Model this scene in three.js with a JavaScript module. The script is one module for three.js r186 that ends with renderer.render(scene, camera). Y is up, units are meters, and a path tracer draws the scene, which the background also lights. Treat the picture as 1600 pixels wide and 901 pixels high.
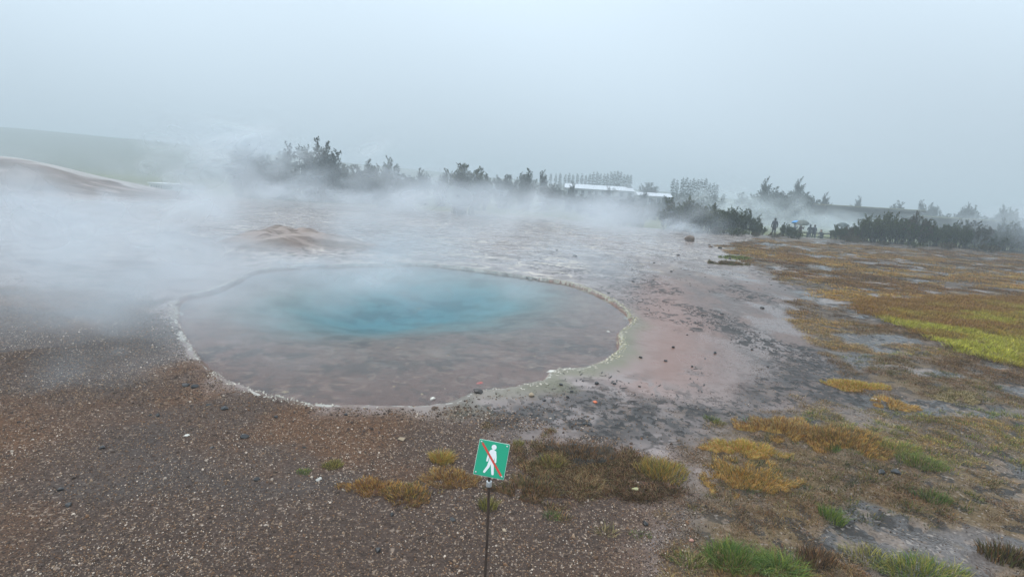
import * as THREE from 'three';
import { mergeGeometries, mergeVertices, toCreasedNormals } from 'three/addons/utils/BufferGeometryUtils.js';
import { MarchingCubes } from 'three/addons/objects/MarchingCubes.js';

// ---------------------------------------------------------------- camera, sky, sun, exposure
const scene = new THREE.Scene();
const camera = new THREE.PerspectiveCamera(55.4, 16 / 9, 0.1, 3000);
camera.rotation.order = 'YXZ';
camera.position.set(0, 2.5, 0);
camera.rotation.set(-10.24 * Math.PI / 180, 0, 3.5 * Math.PI / 180);

const renderer = new THREE.WebGLRenderer({ antialias: true });
renderer.toneMapping = THREE.LinearToneMapping;
renderer.toneMappingExposure = 1.2;
renderer.shadowMap.enabled = true;

const SKY_ZENITH = 1.55;
{
  // an even overcast sky: brighter towards the zenith, slightly blue
  const W = 256, H = 128, d = new Float32Array(W * H * 4);
  for (let j = 0; j < H; j++) {
    const s = Math.sin(((j + 0.5) / H - 0.5) * Math.PI);
    const l = s > 0 ? SKY_ZENITH * (1 + 1.7 * s) / 2.7 : SKY_ZENITH * 0.2;
    for (let i = 0; i < W; i++) {
      const k = (j * W + i) * 4, a = i / W * 2 * Math.PI, m = s > 0 ? 1 + 0.09 * (Math.sin(a * 3 + 1 + 4 * s) * Math.sin(s * 5 + a * 2) + 0.6 * Math.sin(a * 7 + 9 * s)) : 1;   // broad, soft unevenness of the cloud
      d[k] = l * m * 0.82; d[k + 1] = l * m * 0.98; d[k + 2] = l * m * 1.12; d[k + 3] = 1;
    }
  }
  const t = new THREE.DataTexture(d, W, H, THREE.RGBAFormat, THREE.FloatType);
  t.mapping = THREE.EquirectangularReflectionMapping; t.magFilter = THREE.LinearFilter; t.minFilter = THREE.LinearFilter;
  t.needsUpdate = true;
  scene.background = t; scene.environment = t;
}
const sun = new THREE.DirectionalLight(new THREE.Color(1, 0.95, 0.88), 1.4);
sun.position.set(-60, 130, -40); sun.target.position.set(0, 0, -20);
sun.castShadow = true; sun.shadow.radius = 60; sun.shadow.mapSize.set(2048, 2048);
Object.assign(sun.shadow.camera, { left: -90, right: 90, top: 90, bottom: -90, near: 1, far: 400 });
scene.add(sun, sun.target);
scene.fog = new THREE.FogExp2(new THREE.Color(0.88, 0.97, 1.0), 0.0039);

// ---------------------------------------------------------------- helpers
function rng(seed) { let a = seed >>> 0; return () => { a = (a + 0x6D2B79F5) >>> 0; let t = a; t = Math.imul(t ^ (t >>> 15), t | 1); t ^= t + Math.imul(t ^ (t >>> 7), t | 61); return ((t ^ (t >>> 14)) >>> 0) / 4294967296; }; }
const { clamp, lerp, smoothstep } = THREE.MathUtils;
const LN = 256, LAT = new Float32Array(LN * LN);
{ const r = rng(11); for (let i = 0; i < LAT.length; i++) LAT[i] = r(); }
function vn(x, z) {                                     // value noise 0..1
  const xi = Math.floor(x), zi = Math.floor(z); let fx = x - xi, fz = z - zi;
  fx = fx * fx * (3 - 2 * fx); fz = fz * fz * (3 - 2 * fz);
  const a = xi & 255, b = (xi + 1) & 255, c = (zi & 255) << 8, e = ((zi + 1) & 255) << 8;
  const p = LAT[c + a], q = LAT[c + b], s = LAT[e + a], t = LAT[e + b];
  return p + (q - p) * fx + (s - p) * fz + (p - q - s + t) * fx * fz;
}
function fbm(x, z, o = 4) { let s = 0, a = 0.5, n = 0; for (let i = 0; i < o; i++) { s += a * vn(x, z); n += a; const t = x * 1.62 + z * 1.18 + 17.3; z = z * 1.62 - x * 1.18 + 41.7; x = t; a *= 0.5; } return s / n; }
const sst = (a, b, v) => { const t = clamp((v - a) / (b - a), 0, 1); return t * t * (3 - 2 * t); };
function smoothPoly(p, n, tension = 0.5) {
  const c = new THREE.CatmullRomCurve3(p.map(([x, z]) => new THREE.Vector3(x, 0, z)), true, 'catmullrom', tension);
  return c.getSpacedPoints(n).slice(0, n).map((v) => [v.x, v.z]);
}
function polyDist(poly, x, z) {                         // signed, negative inside
  let d = 1e9, inside = false;
  for (let i = 0, j = poly.length - 1; i < poly.length; j = i++) {
    const [ax, az] = poly[j], [bx, bz] = poly[i], ex = bx - ax, ez = bz - az, wx = x - ax, wz = z - az;
    const t = clamp((wx * ex + wz * ez) / (ex * ex + ez * ez), 0, 1), dx = wx - ex * t, dz = wz - ez * t;
    d = Math.min(d, dx * dx + dz * dz);
    if ((az > z) !== (bz > z) && x < (bx - ax) * (z - az) / (bz - az) + ax) inside = !inside;
  }
  return inside ? -Math.sqrt(d) : Math.sqrt(d);
}
function field(poly, pad, cell) {                       // polyDist on a grid, for quick lookups
  let x0 = 1e9, x1 = -1e9, z0 = 1e9, z1 = -1e9;
  for (const [x, z] of poly) { x0 = Math.min(x0, x); x1 = Math.max(x1, x); z0 = Math.min(z0, z); z1 = Math.max(z1, z); }
  x0 -= pad; x1 += pad; z0 -= pad; z1 += pad;
  const w = Math.ceil((x1 - x0) / cell) + 1, h = Math.ceil((z1 - z0) / cell) + 1, g = new Float32Array(w * h);
  for (let j = 0; j < h; j++) for (let i = 0; i < w; i++) g[j * w + i] = polyDist(poly, x0 + i * cell, z0 + j * cell);
  return (x, z) => {
    const u = (x - x0) / cell, v = (z - z0) / cell;
    if (u < 0 || v < 0 || u >= w - 1 || v >= h - 1) return pad;
    const i = u | 0, j = v | 0, fx = u - i, fz = v - j, k = j * w + i;
    return lerp(lerp(g[k], g[k + 1], fx), lerp(g[k + w], g[k + w + 1], fx), fz);
  };
}
const ORD = ['first', 'second', 'third', 'fourth', 'fifth', 'sixth', 'seventh', 'eighth', 'ninth', 'tenth', 'eleventh', 'twelfth', 'thirteenth', 'fourteenth', 'fifteenth', 'sixteenth', 'seventeenth', 'eighteenth', 'nineteenth'];
const TENS = ['', '', 'twenty', 'thirty', 'forty'];
const nth = (i) => (i < 19 ? ORD[i] : (i + 1) % 10 ? TENS[(i + 1) / 10 | 0] + ' ' + ORD[i % 10] : ['', 'twentieth', 'thirtieth', 'fortieth'][((i + 1) / 10 | 0) - 1]) + ' from the left';
const byBearing = (a, xy) => [...a].sort((p, q) => { const [ax, az] = xy(p), [bx, bz] = xy(q); return ax / -az - bx / -bz; });   // left to right as seen from the path
const used = {};
function numbered(name) { if (!(name in used)) { used[name] = 0; return name; } return name + '_' + String(++used[name]).padStart(3, '0'); }
function tag(o, label, category, group, kind) { if (label) o.userData.label = label; if (category) o.userData.category = category; if (group) o.userData.group = group; if (kind) o.userData.kind = kind; return o; }
function add(name, geo, m, parent = scene) {
  const o = new THREE.Mesh(geo, m); o.name = parent === scene ? numbered(name) : name; o.castShadow = o.receiveShadow = true; parent.add(o); return o;
}
function base(name, pos, turn = 0) { const o = new THREE.Group(); o.name = numbered(name); o.position.set(...pos); o.rotation.y = turn; scene.add(o); return o; }
const std = (r, g, b, rough = 0.9, extra = {}) => new THREE.MeshStandardMaterial({ color: new THREE.Color().setRGB(r, g, b), roughness: rough, ...extra });
const phys = (r, g, b, rough, extra) => new THREE.MeshPhysicalMaterial({ color: new THREE.Color().setRGB(r, g, b), roughness: rough, ...extra });
function bufGeo(pos, col, idx) {
  const g = new THREE.BufferGeometry(); g.setAttribute('position', new THREE.Float32BufferAttribute(pos, 3));
  if (col) g.setAttribute('color', new THREE.Float32BufferAttribute(col, 3));
  if (idx) g.setIndex(idx);
  g.computeVertexNormals(); return g;
}

// ---------------------------------------------------------------- the lie of the land
const POOL = smoothPoly([[-5.85, -9.33],[-6.46, -10.52],[-6.3, -11.26],[-6.45, -12.77],[-6.6, -13.4],[-6.51, -14.44],[-5.52, -15.5],[-4.27, -16.33],[-2.86, -17.11],[-1.21, -16.69],[0.54, -15.75],[1.6, -15.15],[2.26, -13.57],[2.51, -11.94],[2.44, -10.74],[2.04, -9.89],[1.84, -8.81],[1.48, -8.05],[1.13, -7.63],[0.71, -7.46],[0.46, -6.97],[0.08, -6.67],[-0.24, -6.48],[-0.43, -6.38],[-0.56, -6.13],[-0.73, -5.97],[-1, -5.85],[-1.49, -5.8],[-2.05, -5.74],[-2.58, -5.9],[-2.9, -6.03],[-3.46, -6.39],[-3.96, -6.84],[-4.6, -7.6],[-5.34, -8.54]], 240);
const poolD = field(POOL, 4, 0.08);
const deepD = field(smoothPoly([[-4.28, -10.93],[-4.29, -12.92],[-3.55, -14.96],[-1.5, -15.67],[-0.19, -14.81],[0.01, -13.02],[-0.72, -11.34],[-1.86, -10.54],[-2.74, -10.07],[-3.62, -10.16]], 60), 6, 0.1);
const duneD = field(smoothPoly([[-10.9, -22.77],[-10.36, -25],[-7.23, -21.76],[-5.2, -19.44],[-6.6, -17.39],[-7.8, -16.46],[-9.9, -17.81]], 60), 8, 0.2);
const matD = field(smoothPoly([[3.19, -13.22],[4.81, -17.93],[4.27, -12.78],[3.49, -9.36],[2.74, -7.42],[1.84, -6.85],[1.71, -7.24],[2.16, -9.07]], 60), 4, 0.1);
const marshD = field([[18.14, -41.23],[11.6, -31.61],[9.65, -22.79],[9.16, -19.36],[8.85, -16.72],[6.83, -13.52],[6.03, -10.84],[5.5, -9.02],[5.26, -7.48],[3.81, -6.77],[2.84, -6.22],[2, -5.28],[1.52, -4.28],[1.19, -3.31],[1,-1.5],[12,-1.5],[48,-20],[60,-44],[24,-52]], 10, 0.2);
const limeD = field(smoothPoly([[9.37, -15.1],[12.37, -16.41],[17.26, -18.38],[24,-18],[18,-12],[9, -9.29],[8.54, -10.12],[8.52, -11.87]], 60), 6, 0.15);
const darkD = field(smoothPoly([[-0.35, -5.92],[0.24, -6.3],[0.89, -6.62],[1.54, -6.62],[2.31, -6.49],[3.37, -7.11],[4.53, -8.83],[5.47, -9.59],[5.32, -8.03],[5.04, -6.75],[3.7, -6.54],[2.48, -6.07],[1.98, -5.42],[1.15, -5.31],[0.5, -5.5],[-0.04, -5.45]], 90), 3, 0.08);
const gravelD = field([[-30,-1],[-30,-11],[-10.23, -10.72],[-8.5, -10.8],[-6.79, -10.16],[-5.72, -8.88],[-4.24, -7.06],[-3.3, -6.24],[-2.58, -5.83],[-1.61, -5.72],[-0.99, -5.8],[-0.19, -5.67],[0.36, -5.35],[1.13, -5.17],[1.96, -5.14],[1.57, -4.29],[1.24, -3.31],[2,-1]], 8, 0.15);

function relief(x, z) {                                 // the broad shape of the ground, without the pool
  let h = 0;
  const north = -z;
  h -= 1.25 * sst(44, 66, north) * sst(2, 14, x) * (1 - 0.4 * sst(140, 260, north));
  h -= 1.1 * Math.exp(-(((x + 46) / 11) ** 2 + ((z + 76) / 10) ** 2));
  h += 2.5 * Math.exp(-(((x + 42) / 9) ** 2 + ((z + 46) / 8) ** 2)) * (0.9 + 0.2 * vn(x * 0.3, z * 0.3));
  h += 0.1 * Math.exp(-(((x + 22) / 9) ** 2 + ((z + 44) / 8) ** 2));
  const dd = duneD(x, z); if (dd < 3) h += 0.4 * sst(1.2, -1.6, dd + 3.2 * (fbm(x * 0.6, z * 0.6, 4) - 0.5)) * (0.7 + 0.6 * vn(x * 2.2, z * 2.2));
  if (north > 150) {                                      // hills behind
    const ridge = lerp(20.5, 7.5, sst(-330, 40, x)) * lerp(1, 0.25, sst(40, 260, x));
    h += ridge * sst(150, 370, north) * (0.94 + 0.1 * vn(x * 0.012 + 3, z * 0.012)) + 1.2 * sst(250, 350, north) * vn(x * 0.09, z * 0.03);
  }
  const md = marshD(x, z); if (md < 0.5) h += sst(0.4, -1.2, md) * (0.11 * (fbm(x * 1.3, z * 1.3, 3) - 0.4) + 0.05 * (vn(x * 5, z * 5) - 0.5));
  h += 0.05 * (fbm(x * 0.35 + 9, z * 0.35, 2) - 0.5) * sst(6, 14, Math.abs(x + 2) + north * 0.3);
  return h;
}
function ground(x, z) {
  let h = relief(x, z);
  const p = poolD(x, z);
  if (p < 3) {
    const lip = 0.035 * sst(0.5, 0.03, p) * sst(-0.12, 0.02, p);
    const q = p + 0.05 * (vn(x * 6, z * 6) - 0.5);
    h = lerp(h * 0.3, h, sst(0, 2.5, p)) + lip;
    if (q < 0) {
      h -= 0.055 * sst(0.03, -0.06, q) + 0.09 * sst(0, -2.2, q) + 0.05 * (fbm(x * 2, z * 2, 3) - 0.5) * sst(0, -0.6, q);
      const d = deepD(x, z) + 0.9 * (fbm(x * 0.8 + 4, z * 0.8, 3) - 0.5);
      h -= 0.35 * sst(2.4, -0.6, d) + 1.8 * sst(1.7, -2.8, d);
    }
  } 
  if (p > 0) { const g = gravelD(x, z); if (g < 0.5) h += sst(0.4, -0.5, g) * (0.03 * (fbm(x * 2.2, z * 2.2, 3) - 0.5) + 0.008 * (vn(x * 14, z * 14) - 0.5)); }
  return h;
}
const WATER = -0.028;

// colours (linear) of what the ground is made of; o = [r, g, b, roughness, bump]
function mixc(o, k, r, g, b, rough) { if (k <= 0) return; o[0] += (r - o[0]) * k; o[1] += (g - o[1]) * k; o[2] += (b - o[2]) * k; o[3] += (rough - o[3]) * k; }
function soil(x, z, o, fine) {
  const n1 = fbm(x * 0.45, z * 0.45, 4), n2 = fbm(x * 2.1 + 7, z * 2.1 + 3, 4), n3 = vn(x * 9, z * 9), p = poolD(x, z), north = -z;
  const streak = fbm(x * 2.6 + 0.8 * n2, z * 0.75 + x * 0.5, 4), lace = Math.abs(fbm(x * 1.1 + n2, z * 0.9, 4) - 0.5);
  o[4] = 0.5 + 0.12 * (n2 - 0.5) + 0.08 * (n3 - 0.5);
  // pale, wet sinter flats
  const pale = 0.75 + 0.5 * n1;
  o[0] = 0.25 * pale; o[1] = 0.2 * pale; o[2] = 0.185 * pale; o[3] = lerp(0.2, 0.06, sst(13, 22, north))  /* a film of water stands on the flats behind the pool */ + 0.3 * n2;
  mixc(o, 0.7 * sst(0.54, 0.64, fbm(x * 1.6 + 3, z * 2.4, 4)), 0.12, 0.09, 0.08, 0.4);
  mixc(o, 0.8 * sst(0.62, 0.66, fbm(x * 7, z * 8, 4)) * sst(0.45, 0.6, n1), 0.06, 0.046, 0.04, 0.55);
  mixc(o, 0.85 * sst(0.035, 0.0, lace) * sst(12, 17, north), 0.5, 0.43, 0.36, 0.4);
  mixc(o, 0.9 * sst(0.07, 0.02, lace) * Math.exp(-(((x - 3) / 3.2) ** 2 + ((z + 18) / 2.6) ** 2)), 0.62, 0.53, 0.43, 0.45);
  // wet flats between pool and marsh
  const wet = sst(1.2, 4.2, x + 0.9 * (n1 - 0.5)) * sst(-26, -15, z + 3 * (n1 - 0.5));
  const film = sst(0.5, 0.36, fbm(x * 0.9 + 13, z * 0.6 + 5, 4));
  mixc(o, wet, 0.1 + 0.06 * n2, 0.064 + 0.042 * n2, 0.052 + 0.036 * n2, lerp(0.42, 0.12, film) + 0.12 * n2);
  const patch = sst(0.42, 0.58, fbm(x * 0.75 + 2, z * 0.45 + 6, 3));
  mixc(o, wet * 0.45 * sst(0.5, 0.62, streak), 0.05, 0.036, 0.03, 0.34);
  mixc(o, wet * 0.95 * patch * sst(0.565, 0.6, fbm(x * 9 + 4 * n2, z * 5 + x * 2.5, 5)), 0.022, 0.016, 0.013, 0.6);   // sodden scraps of moss
  mixc(o, wet * 0.9 * sst(0.63, 0.66, fbm(x * 26, z * 17, 3)) * (0.35 + 0.65 * patch), 0.02, 0.015, 0.012, 0.6);
  const md = matD(x, z) + 0.7 * (n2 - 0.5);
  mixc(o, 0.75 * sst(0.9, -0.8, md) * sst(0.05, 0.3, p) * (1 - 0.8 * patch * sst(0.56, 0.6, fbm(x * 9 + 4 * n2, z * 5 + x * 2.5, 5))), 0.21, 0.1, 0.07, 0.2 + 0.2 * n2);
  // dunes and slopes behind, bare brown earth with pink and pale bands
  const up = sst(0.05, 0.3, relief(x, z)) * sst(14, 18, north) * (1 - sst(-4, 6, x));
  mixc(o, up * 0.9, 0.1 + 0.09 * n2, 0.072 + 0.06 * n2, 0.056 + 0.05 * n2, 0.9);
  mixc(o, up * 0.7 * sst(0.5, 0.62, n2), 0.10, 0.065, 0.042, 0.95);
  mixc(o, up * 0.65 * sst(0.5, 0.6, fbm(x * 0.35 + 8, z * 1.9, 4)), 0.34, 0.27, 0.24, 0.8);
  mixc(o, up * 0.6 * sst(0.54, 0.62, fbm(x * 0.7 + 28, z * 2.6, 4)), 0.07, 0.045, 0.033, 0.95);
  const terrace = Math.exp(-(((x + 40) / 13) ** 2 + ((z + 47 + 0.12 * (x + 40)) / 2.6) ** 2));
  mixc(o, 0.7 * sst(0.4, 0.75, terrace + 1.2 * (fbm(x * 0.8, z * 2, 4) - 0.5)), 0.4, 0.37, 0.35, 0.6);
  // far fields
  const fld = sst(48, 62, north + 6 * (n1 - 0.5));
  mixc(o, fld, 0.10 + 0.05 * n1, 0.105 + 0.05 * n1, 0.05, 0.95);
  mixc(o, sst(130, 200, north) , 0.085 + 0.05 * n1, 0.085 + 0.05 * n1, 0.065, 0.95);
  // gravel in the foreground
  const gd = gravelD(x, z) + 0.9 * (n2 - 0.5), gk = sst(0.35, -0.45, gd);
  if (gk > 0) {
    const rust = sst(0.42, 0.62, fbm(x * 0.55 + 20, z * 0.8, 3));
    mixc(o, gk, lerp(0.06, 0.095, rust), lerp(0.037, 0.044, rust), lerp(0.027, 0.02, rust), 0.9);
    const gritty = vn(x * 70, z * 70) * 0.6 + vn(x * 31, z * 31) * 0.4, dim = 0.6 + 0.75 * gritty;
    o[0] = lerp(o[0], o[0] * dim, gk); o[1] = lerp(o[1], o[1] * dim, gk); o[2] = lerp(o[2], o[2] * dim, gk);
    mixc(o, gk * 0.6 * sst(0.76, 0.86, vn(x * 55 + 9, z * 55)), 0.3, 0.22, 0.165, 0.7);
    mixc(o, gk * 0.6 * sst(0.52, 0.68, fbm(x * 0.7 + 31, z * 0.7 + 8, 4)), 0.04, 0.03, 0.026, 0.65);
    o[4] = lerp(o[4], gritty, gk);
  }
  // marsh: brown peat with wet hollows
  const mm = marshD(x, z) + 0.8 * (n2 - 0.5), mk = sst(0.3, -0.5, mm);
  if (mk > 0) {
    const hollow = fbm(x * 1.3, z * 1.3, 3);
    mixc(o, mk, 0.05 + 0.06 * n2, 0.035 + 0.04 * n2, 0.024 + 0.026 * n2, 0.75);
    mixc(o, mk * 0.8 * sst(0.5, 0.65, n1), 0.13, 0.085, 0.04, 0.9);
    mixc(o, mk * sst(0.42, 0.34, hollow + 0.25 * (n2 - 0.5)), 0.055, 0.045, 0.04, 0.12);
    mixc(o, mk * 0.85 * sst(0.57, 0.61, fbm(x * 8 + 3, z * 8, 4)), 0.02, 0.015, 0.012, 0.7);
    mixc(o, mk * 0.5 * sst(0.6, 0.64, fbm(x * 10 + 33, z * 10, 4)) * sst(0.6, 0.45, hollow), 0.2, 0.14, 0.1, 0.7);
    mixc(o, mk * lerp(0.35, 0.7, sst(6, 10, north)) * sst(0.6, 0.72, fbm(x * 0.9 + 50, z * 1.6, 4)) * sst(0.6, 0.45, hollow), 0.22, 0.175, 0.155, 0.4);
    const gritty = vn(x * 60, z * 60); o[0] *= lerp(1, 0.7 + 0.6 * gritty, mk); o[1] *= lerp(1, 0.7 + 0.6 * gritty, mk); o[2] *= lerp(1, 0.7 + 0.6 * gritty, mk);
    mixc(o, mk * 0.5 * sst(0.8, 0.88, vn(x * 48 + 9, z * 48)) * sst(9, 5, north), 0.36, 0.3, 0.26, 0.6);
    o[4] = lerp(o[4], 0.5 * hollow + 0.5 * gritty, mk);
  }
  // black silt seeping along the pool's near shore
  const kd = darkD(x, z) + 0.7 * (n2 - 0.5);
  mixc(o, 0.85 * sst(0.35, -0.3, kd) * (0.45 + 0.55 * sst(0.4, 0.55, fbm(x * 4, z * 3, 4))), 0.022, 0.018, 0.016, 0.4 + 0.35 * n3);
  mixc(o, 0.8 * sst(0.5, -0.2, kd) * sst(0.58, 0.62, fbm(x * 19, z * 15, 4)), 0.012, 0.01, 0.009, 0.7);
  mixc(o, 0.6 * sst(0.5, -0.2, kd) * sst(0.64, 0.68, fbm(x * 13 + 40, z * 12, 3)), 0.14, 0.1, 0.08, 0.6);
  // olive algae outside the rim on the right
  const alg = sst(0.55, 0.1, p + 0.5 * (n2 - 0.5)) * sst(-1.6, 1.2, x) * sst(-13, -9, z);
  if (p > 0) mixc(o, 0.75 * alg, 0.13, 0.125, 0.065, 0.4);
  // the pool's floor
  if (p < 0.02) {
    const k = sst(0.02, -0.05, p), d = deepD(x, z) + 0.9 * (fbm(x * 0.8 + 4, z * 0.8, 3) - 0.5);
    mixc(o, k, 0.12 + 0.11 * n1, 0.066 + 0.06 * n1, 0.05 + 0.048 * n1, 0.8);
    mixc(o, k * 0.6 * sst(0.55, 0.7, n2), 0.06, 0.042, 0.035, 0.8);
    mixc(o, k * 0.35 * sst(0.6, 0.75, vn(x * 11, z * 11)), 0.06, 0.04, 0.03, 0.8);
    mixc(o, k * 0.5 * sst(0.5, 0.85, fbm(x * 3.1, z * 3.1, 4)), 0.3, 0.21, 0.17, 0.8);
    mixc(o, k * 0.45 * sst(0.66, 0.72, fbm(x * 9, z * 9, 3)), 0.3, 0.2, 0.15, 0.8);
    mixc(o, k * sst(1.9, -1.4, d + 1.6 * (n2 - 0.5)), 0.4, 0.44, 0.42, 0.8);
    mixc(o, k * sst(0.6, -0.8, d) * 0.6 * sst(0.48, 0.62, n2), 0.22, 0.25, 0.23, 0.8);
  }
}
const toS = new Uint8Array(4097); for (let i = 0; i <= 4096; i++) { const c = i / 4096; toS[i] = Math.round(255 * (c <= 0.0031308 ? 12.92 * c : 1.055 * c ** (1 / 2.4) - 0.055)); }
function groundMaterial(x0, x1, z0, z1, W, H, bump) {
  const a = new Uint8Array(W * H * 4), b = new Uint8Array(W * H * 4), o = [0, 0, 0, 0, 0];
  for (let j = 0; j < H; j++) for (let i = 0; i < W; i++) {
    soil(lerp(x0, x1, (i + 0.5) / W), lerp(z0, z1, (j + 0.5) / H), o);
    const k = (j * W + i) * 4;
    for (let c = 0; c < 3; c++) a[k + c] = toS[(clamp(o[c], 0, 1) * 4096) | 0];
    a[k + 3] = 255; b[k] = clamp(o[4], 0, 1) * 255; b[k + 1] = clamp(o[3], 0.04, 1) * 255; b[k + 3] = 255;
  }
  const tex = (d, s) => {
    const t = new THREE.DataTexture(d, W, H); t.magFilter = THREE.LinearFilter; t.minFilter = THREE.LinearFilter; t.wrapS = t.wrapT = THREE.MirroredRepeatWrapping;
    if (s) t.colorSpace = THREE.SRGBColorSpace;
    t.repeat.set(1 / (x1 - x0), 1 / (z1 - z0)); t.offset.set(-x0 / (x1 - x0), -z0 / (z1 - z0)); t.needsUpdate = true; return t;
  };
  const r = tex(b, false);
  return new THREE.MeshPhysicalMaterial({ specularIntensity: 0.75, map: tex(a, true), roughnessMap: r, roughness: 1, bumpMap: r, bumpScale: bump });
}
const NEAR = [-7, 9, -13, -1.5], MID = [-34, 44, -60, 8];
{
  const axis = (stops, from, to, step) => {            // grid lines from..to, through every stop
    const out = [from]; const s = [...stops, to];
    for (const e of s) { const a0 = out[out.length - 1]; const pts = []; let v = a0; while (v < e) { v += step(v); pts.push(v); } const k = (e - a0) / (pts[pts.length - 1] - a0); for (const q of pts) out.push(a0 + (q - a0) * k); out[out.length - 1] = e; }
    return out;
  };
  const xs = axis([MID[0], NEAR[0], NEAR[1], MID[1]], -900, 900, (v) => { const d = Math.max(0, -6.5 - v, v - 6); return 0.05 + 0.016 * d + 0.0002 * d * d; });
  const zs = axis([MID[2], NEAR[2], NEAR[3], MID[3]], -900, 60, (v) => { const d = Math.max(0, -7 - v, v + 2); return 0.045 + 0.0095 * d + 0.00012 * d * d; });
  const nx = xs.length, nz = zs.length, pos = new Float32Array(nx * nz * 3), uv = new Float32Array(nx * nz * 2);
  for (let j = 0; j < nz; j++) for (let i = 0; i < nx; i++) {
    const k = j * nx + i; pos[k * 3] = xs[i]; pos[k * 3 + 1] = ground(xs[i], zs[j]); pos[k * 3 + 2] = zs[j]; uv[k * 2] = xs[i]; uv[k * 2 + 1] = zs[j];
  }
  const parts = [[], [], []];
  for (let j = 0; j < nz - 1; j++) for (let i = 0; i < nx - 1; i++) {
    const x = (xs[i] + xs[i + 1]) / 2, z = (zs[j] + zs[j + 1]) / 2, inside = (r) => x > r[0] && x < r[1] && z > r[2] && z < r[3];
    const a = j * nx + i, b = a + 1, c = a + nx, d = c + 1;
    parts[inside(NEAR) ? 0 : inside(MID) ? 1 : 2].push(a, c, b, b, c, d);
  }
  const g = new THREE.BufferGeometry(); g.setAttribute('position', new THREE.BufferAttribute(pos, 3)); g.setAttribute('uv', new THREE.BufferAttribute(uv, 2));
  const idx = new Uint32Array(parts[0].length + parts[1].length + parts[2].length); let at = 0;
  parts.forEach((p, i) => { idx.set(p, at); g.addGroup(at, p.length, i); at += p.length; });
  g.setIndex(new THREE.BufferAttribute(idx, 1)); g.computeVertexNormals();
  const m = [groundMaterial(...NEAR, 2048, 1472, 0.018), groundMaterial(...MID, 2048, 1800, 0.02), groundMaterial(-450, 450, -800, 60, 1024, 1024, 0.2)];
  const o = add('ground', g, m); tag(o, 'gravel, sinter flats and marsh ground around the hot spring', 'ground', null, 'structure');
  console.log('ground', nx, nz);
}

// ---------------------------------------------------------------- the hot spring: water and its crusted rim
{
  const s = new THREE.Shape(POOL.map(([x, z]) => new THREE.Vector2(x, -z)));
  const g = new THREE.ShapeGeometry(s); g.rotateX(-Math.PI / 2); g.translate(0, WATER, 0);
  const N = 512, d = new Uint8Array(N * N * 4);
  for (let j = 0; j < N; j++) for (let i = 0; i < N; i++) { const v = 255 * fbm(i / 16, j / 16, 4), k = (j * N + i) * 4; d[k] = d[k + 1] = d[k + 2] = v; d[k + 3] = 255; }
  const t = new THREE.DataTexture(d, N, N); t.wrapS = t.wrapT = THREE.RepeatWrapping; t.magFilter = THREE.LinearFilter; t.repeat.set(0.5, 0.5); t.needsUpdate = true;
  const m = phys(1, 1, 1, 0.04, { transmission: 1, thickness: 1, ior: 1.33, attenuationColor: new THREE.Color(0.5, 0.83, 0.89), attenuationDistance: 1.25, bumpMap: t, bumpScale: 0.0015 });
  tag(add('pool_water', g, m), 'clear turquoise hot spring water in the round pool', 'water', null, 'structure');

  const rim = smoothPoly(POOL, 1100), pos = [], col = [], idx = [], K = 9;
  rim.forEach(([x, z], i) => {
    const [ax, az] = rim[(i + 1099) % 1100], [bx, bz] = rim[(i + 1) % 1100], l = Math.hypot(bx - ax, bz - az), nx = (bz - az) / l, nz = -(bx - ax) / l;
    const out = poolD(x + nx * 0.2, z + nz * 0.2) > 0 ? 1 : -1, right = sst(0.6, 2, x), back = sst(-11, -15, z);
    const n = fbm(x * 3, z * 3, 4), w = (0.014 + 0.075 * sst(0.42, 0.72, n) + 0.03 * right + 0.05 * back) * (0.15 + 0.85 * sst(0.36, 0.5, fbm(x * 1.1 + 5, z * 1.1, 3) + 0.12 * right + 0.1 * back)), shift = 0.22 * (fbm(x * 3.2 + 9, z * 3.2, 4) - 0.5);
    for (let k = 0; k < K; k++) {
      const t = k / (K - 1) * 2 - 1, px = x + (nx * out) * (t * w + shift + 0.03), pz = z + (nz * out) * (t * w + shift + 0.03);
      const top = Math.sqrt(Math.max(0, 1 - t * t)), h = (0.004 + 0.014 * n + 0.004 * right) * top * (0.2 + 1.5 * vn(px * 34, pz * 34)) - 0.02 * (1 - top);
      pos.push(px, Math.max(WATER - 0.02, ground(px, pz) - 0.01) + h, pz);
      const c = 0.3 + 0.65 * fbm(px * 17, pz * 17, 3), y = clamp(right * (0.45 + sst(-0.3, 0.8, t)) * (0.4 + vn(px * 5, pz * 5)), 0, 1);
      col.push(lerp(0.56, 0.3, y) * c, lerp(0.52, 0.28, y) * c, lerp(0.46, 0.15, y) * c);
      if (k < K - 1) { const a = i * K + k, b = ((i + 1) % 1100) * K + k; out > 0 ? idx.push(a, b, a + 1, a + 1, b, b + 1) : idx.push(a, a + 1, b, a + 1, b + 1, b); }
    }
  });
  tag(add('sinter_rim', bufGeo(pos, col, idx), std(1, 1, 1, 0.7, { vertexColors: true })), 'white knobbly sinter crust edging the hot spring pool', 'sinter rim', null, 'structure');
}

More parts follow.
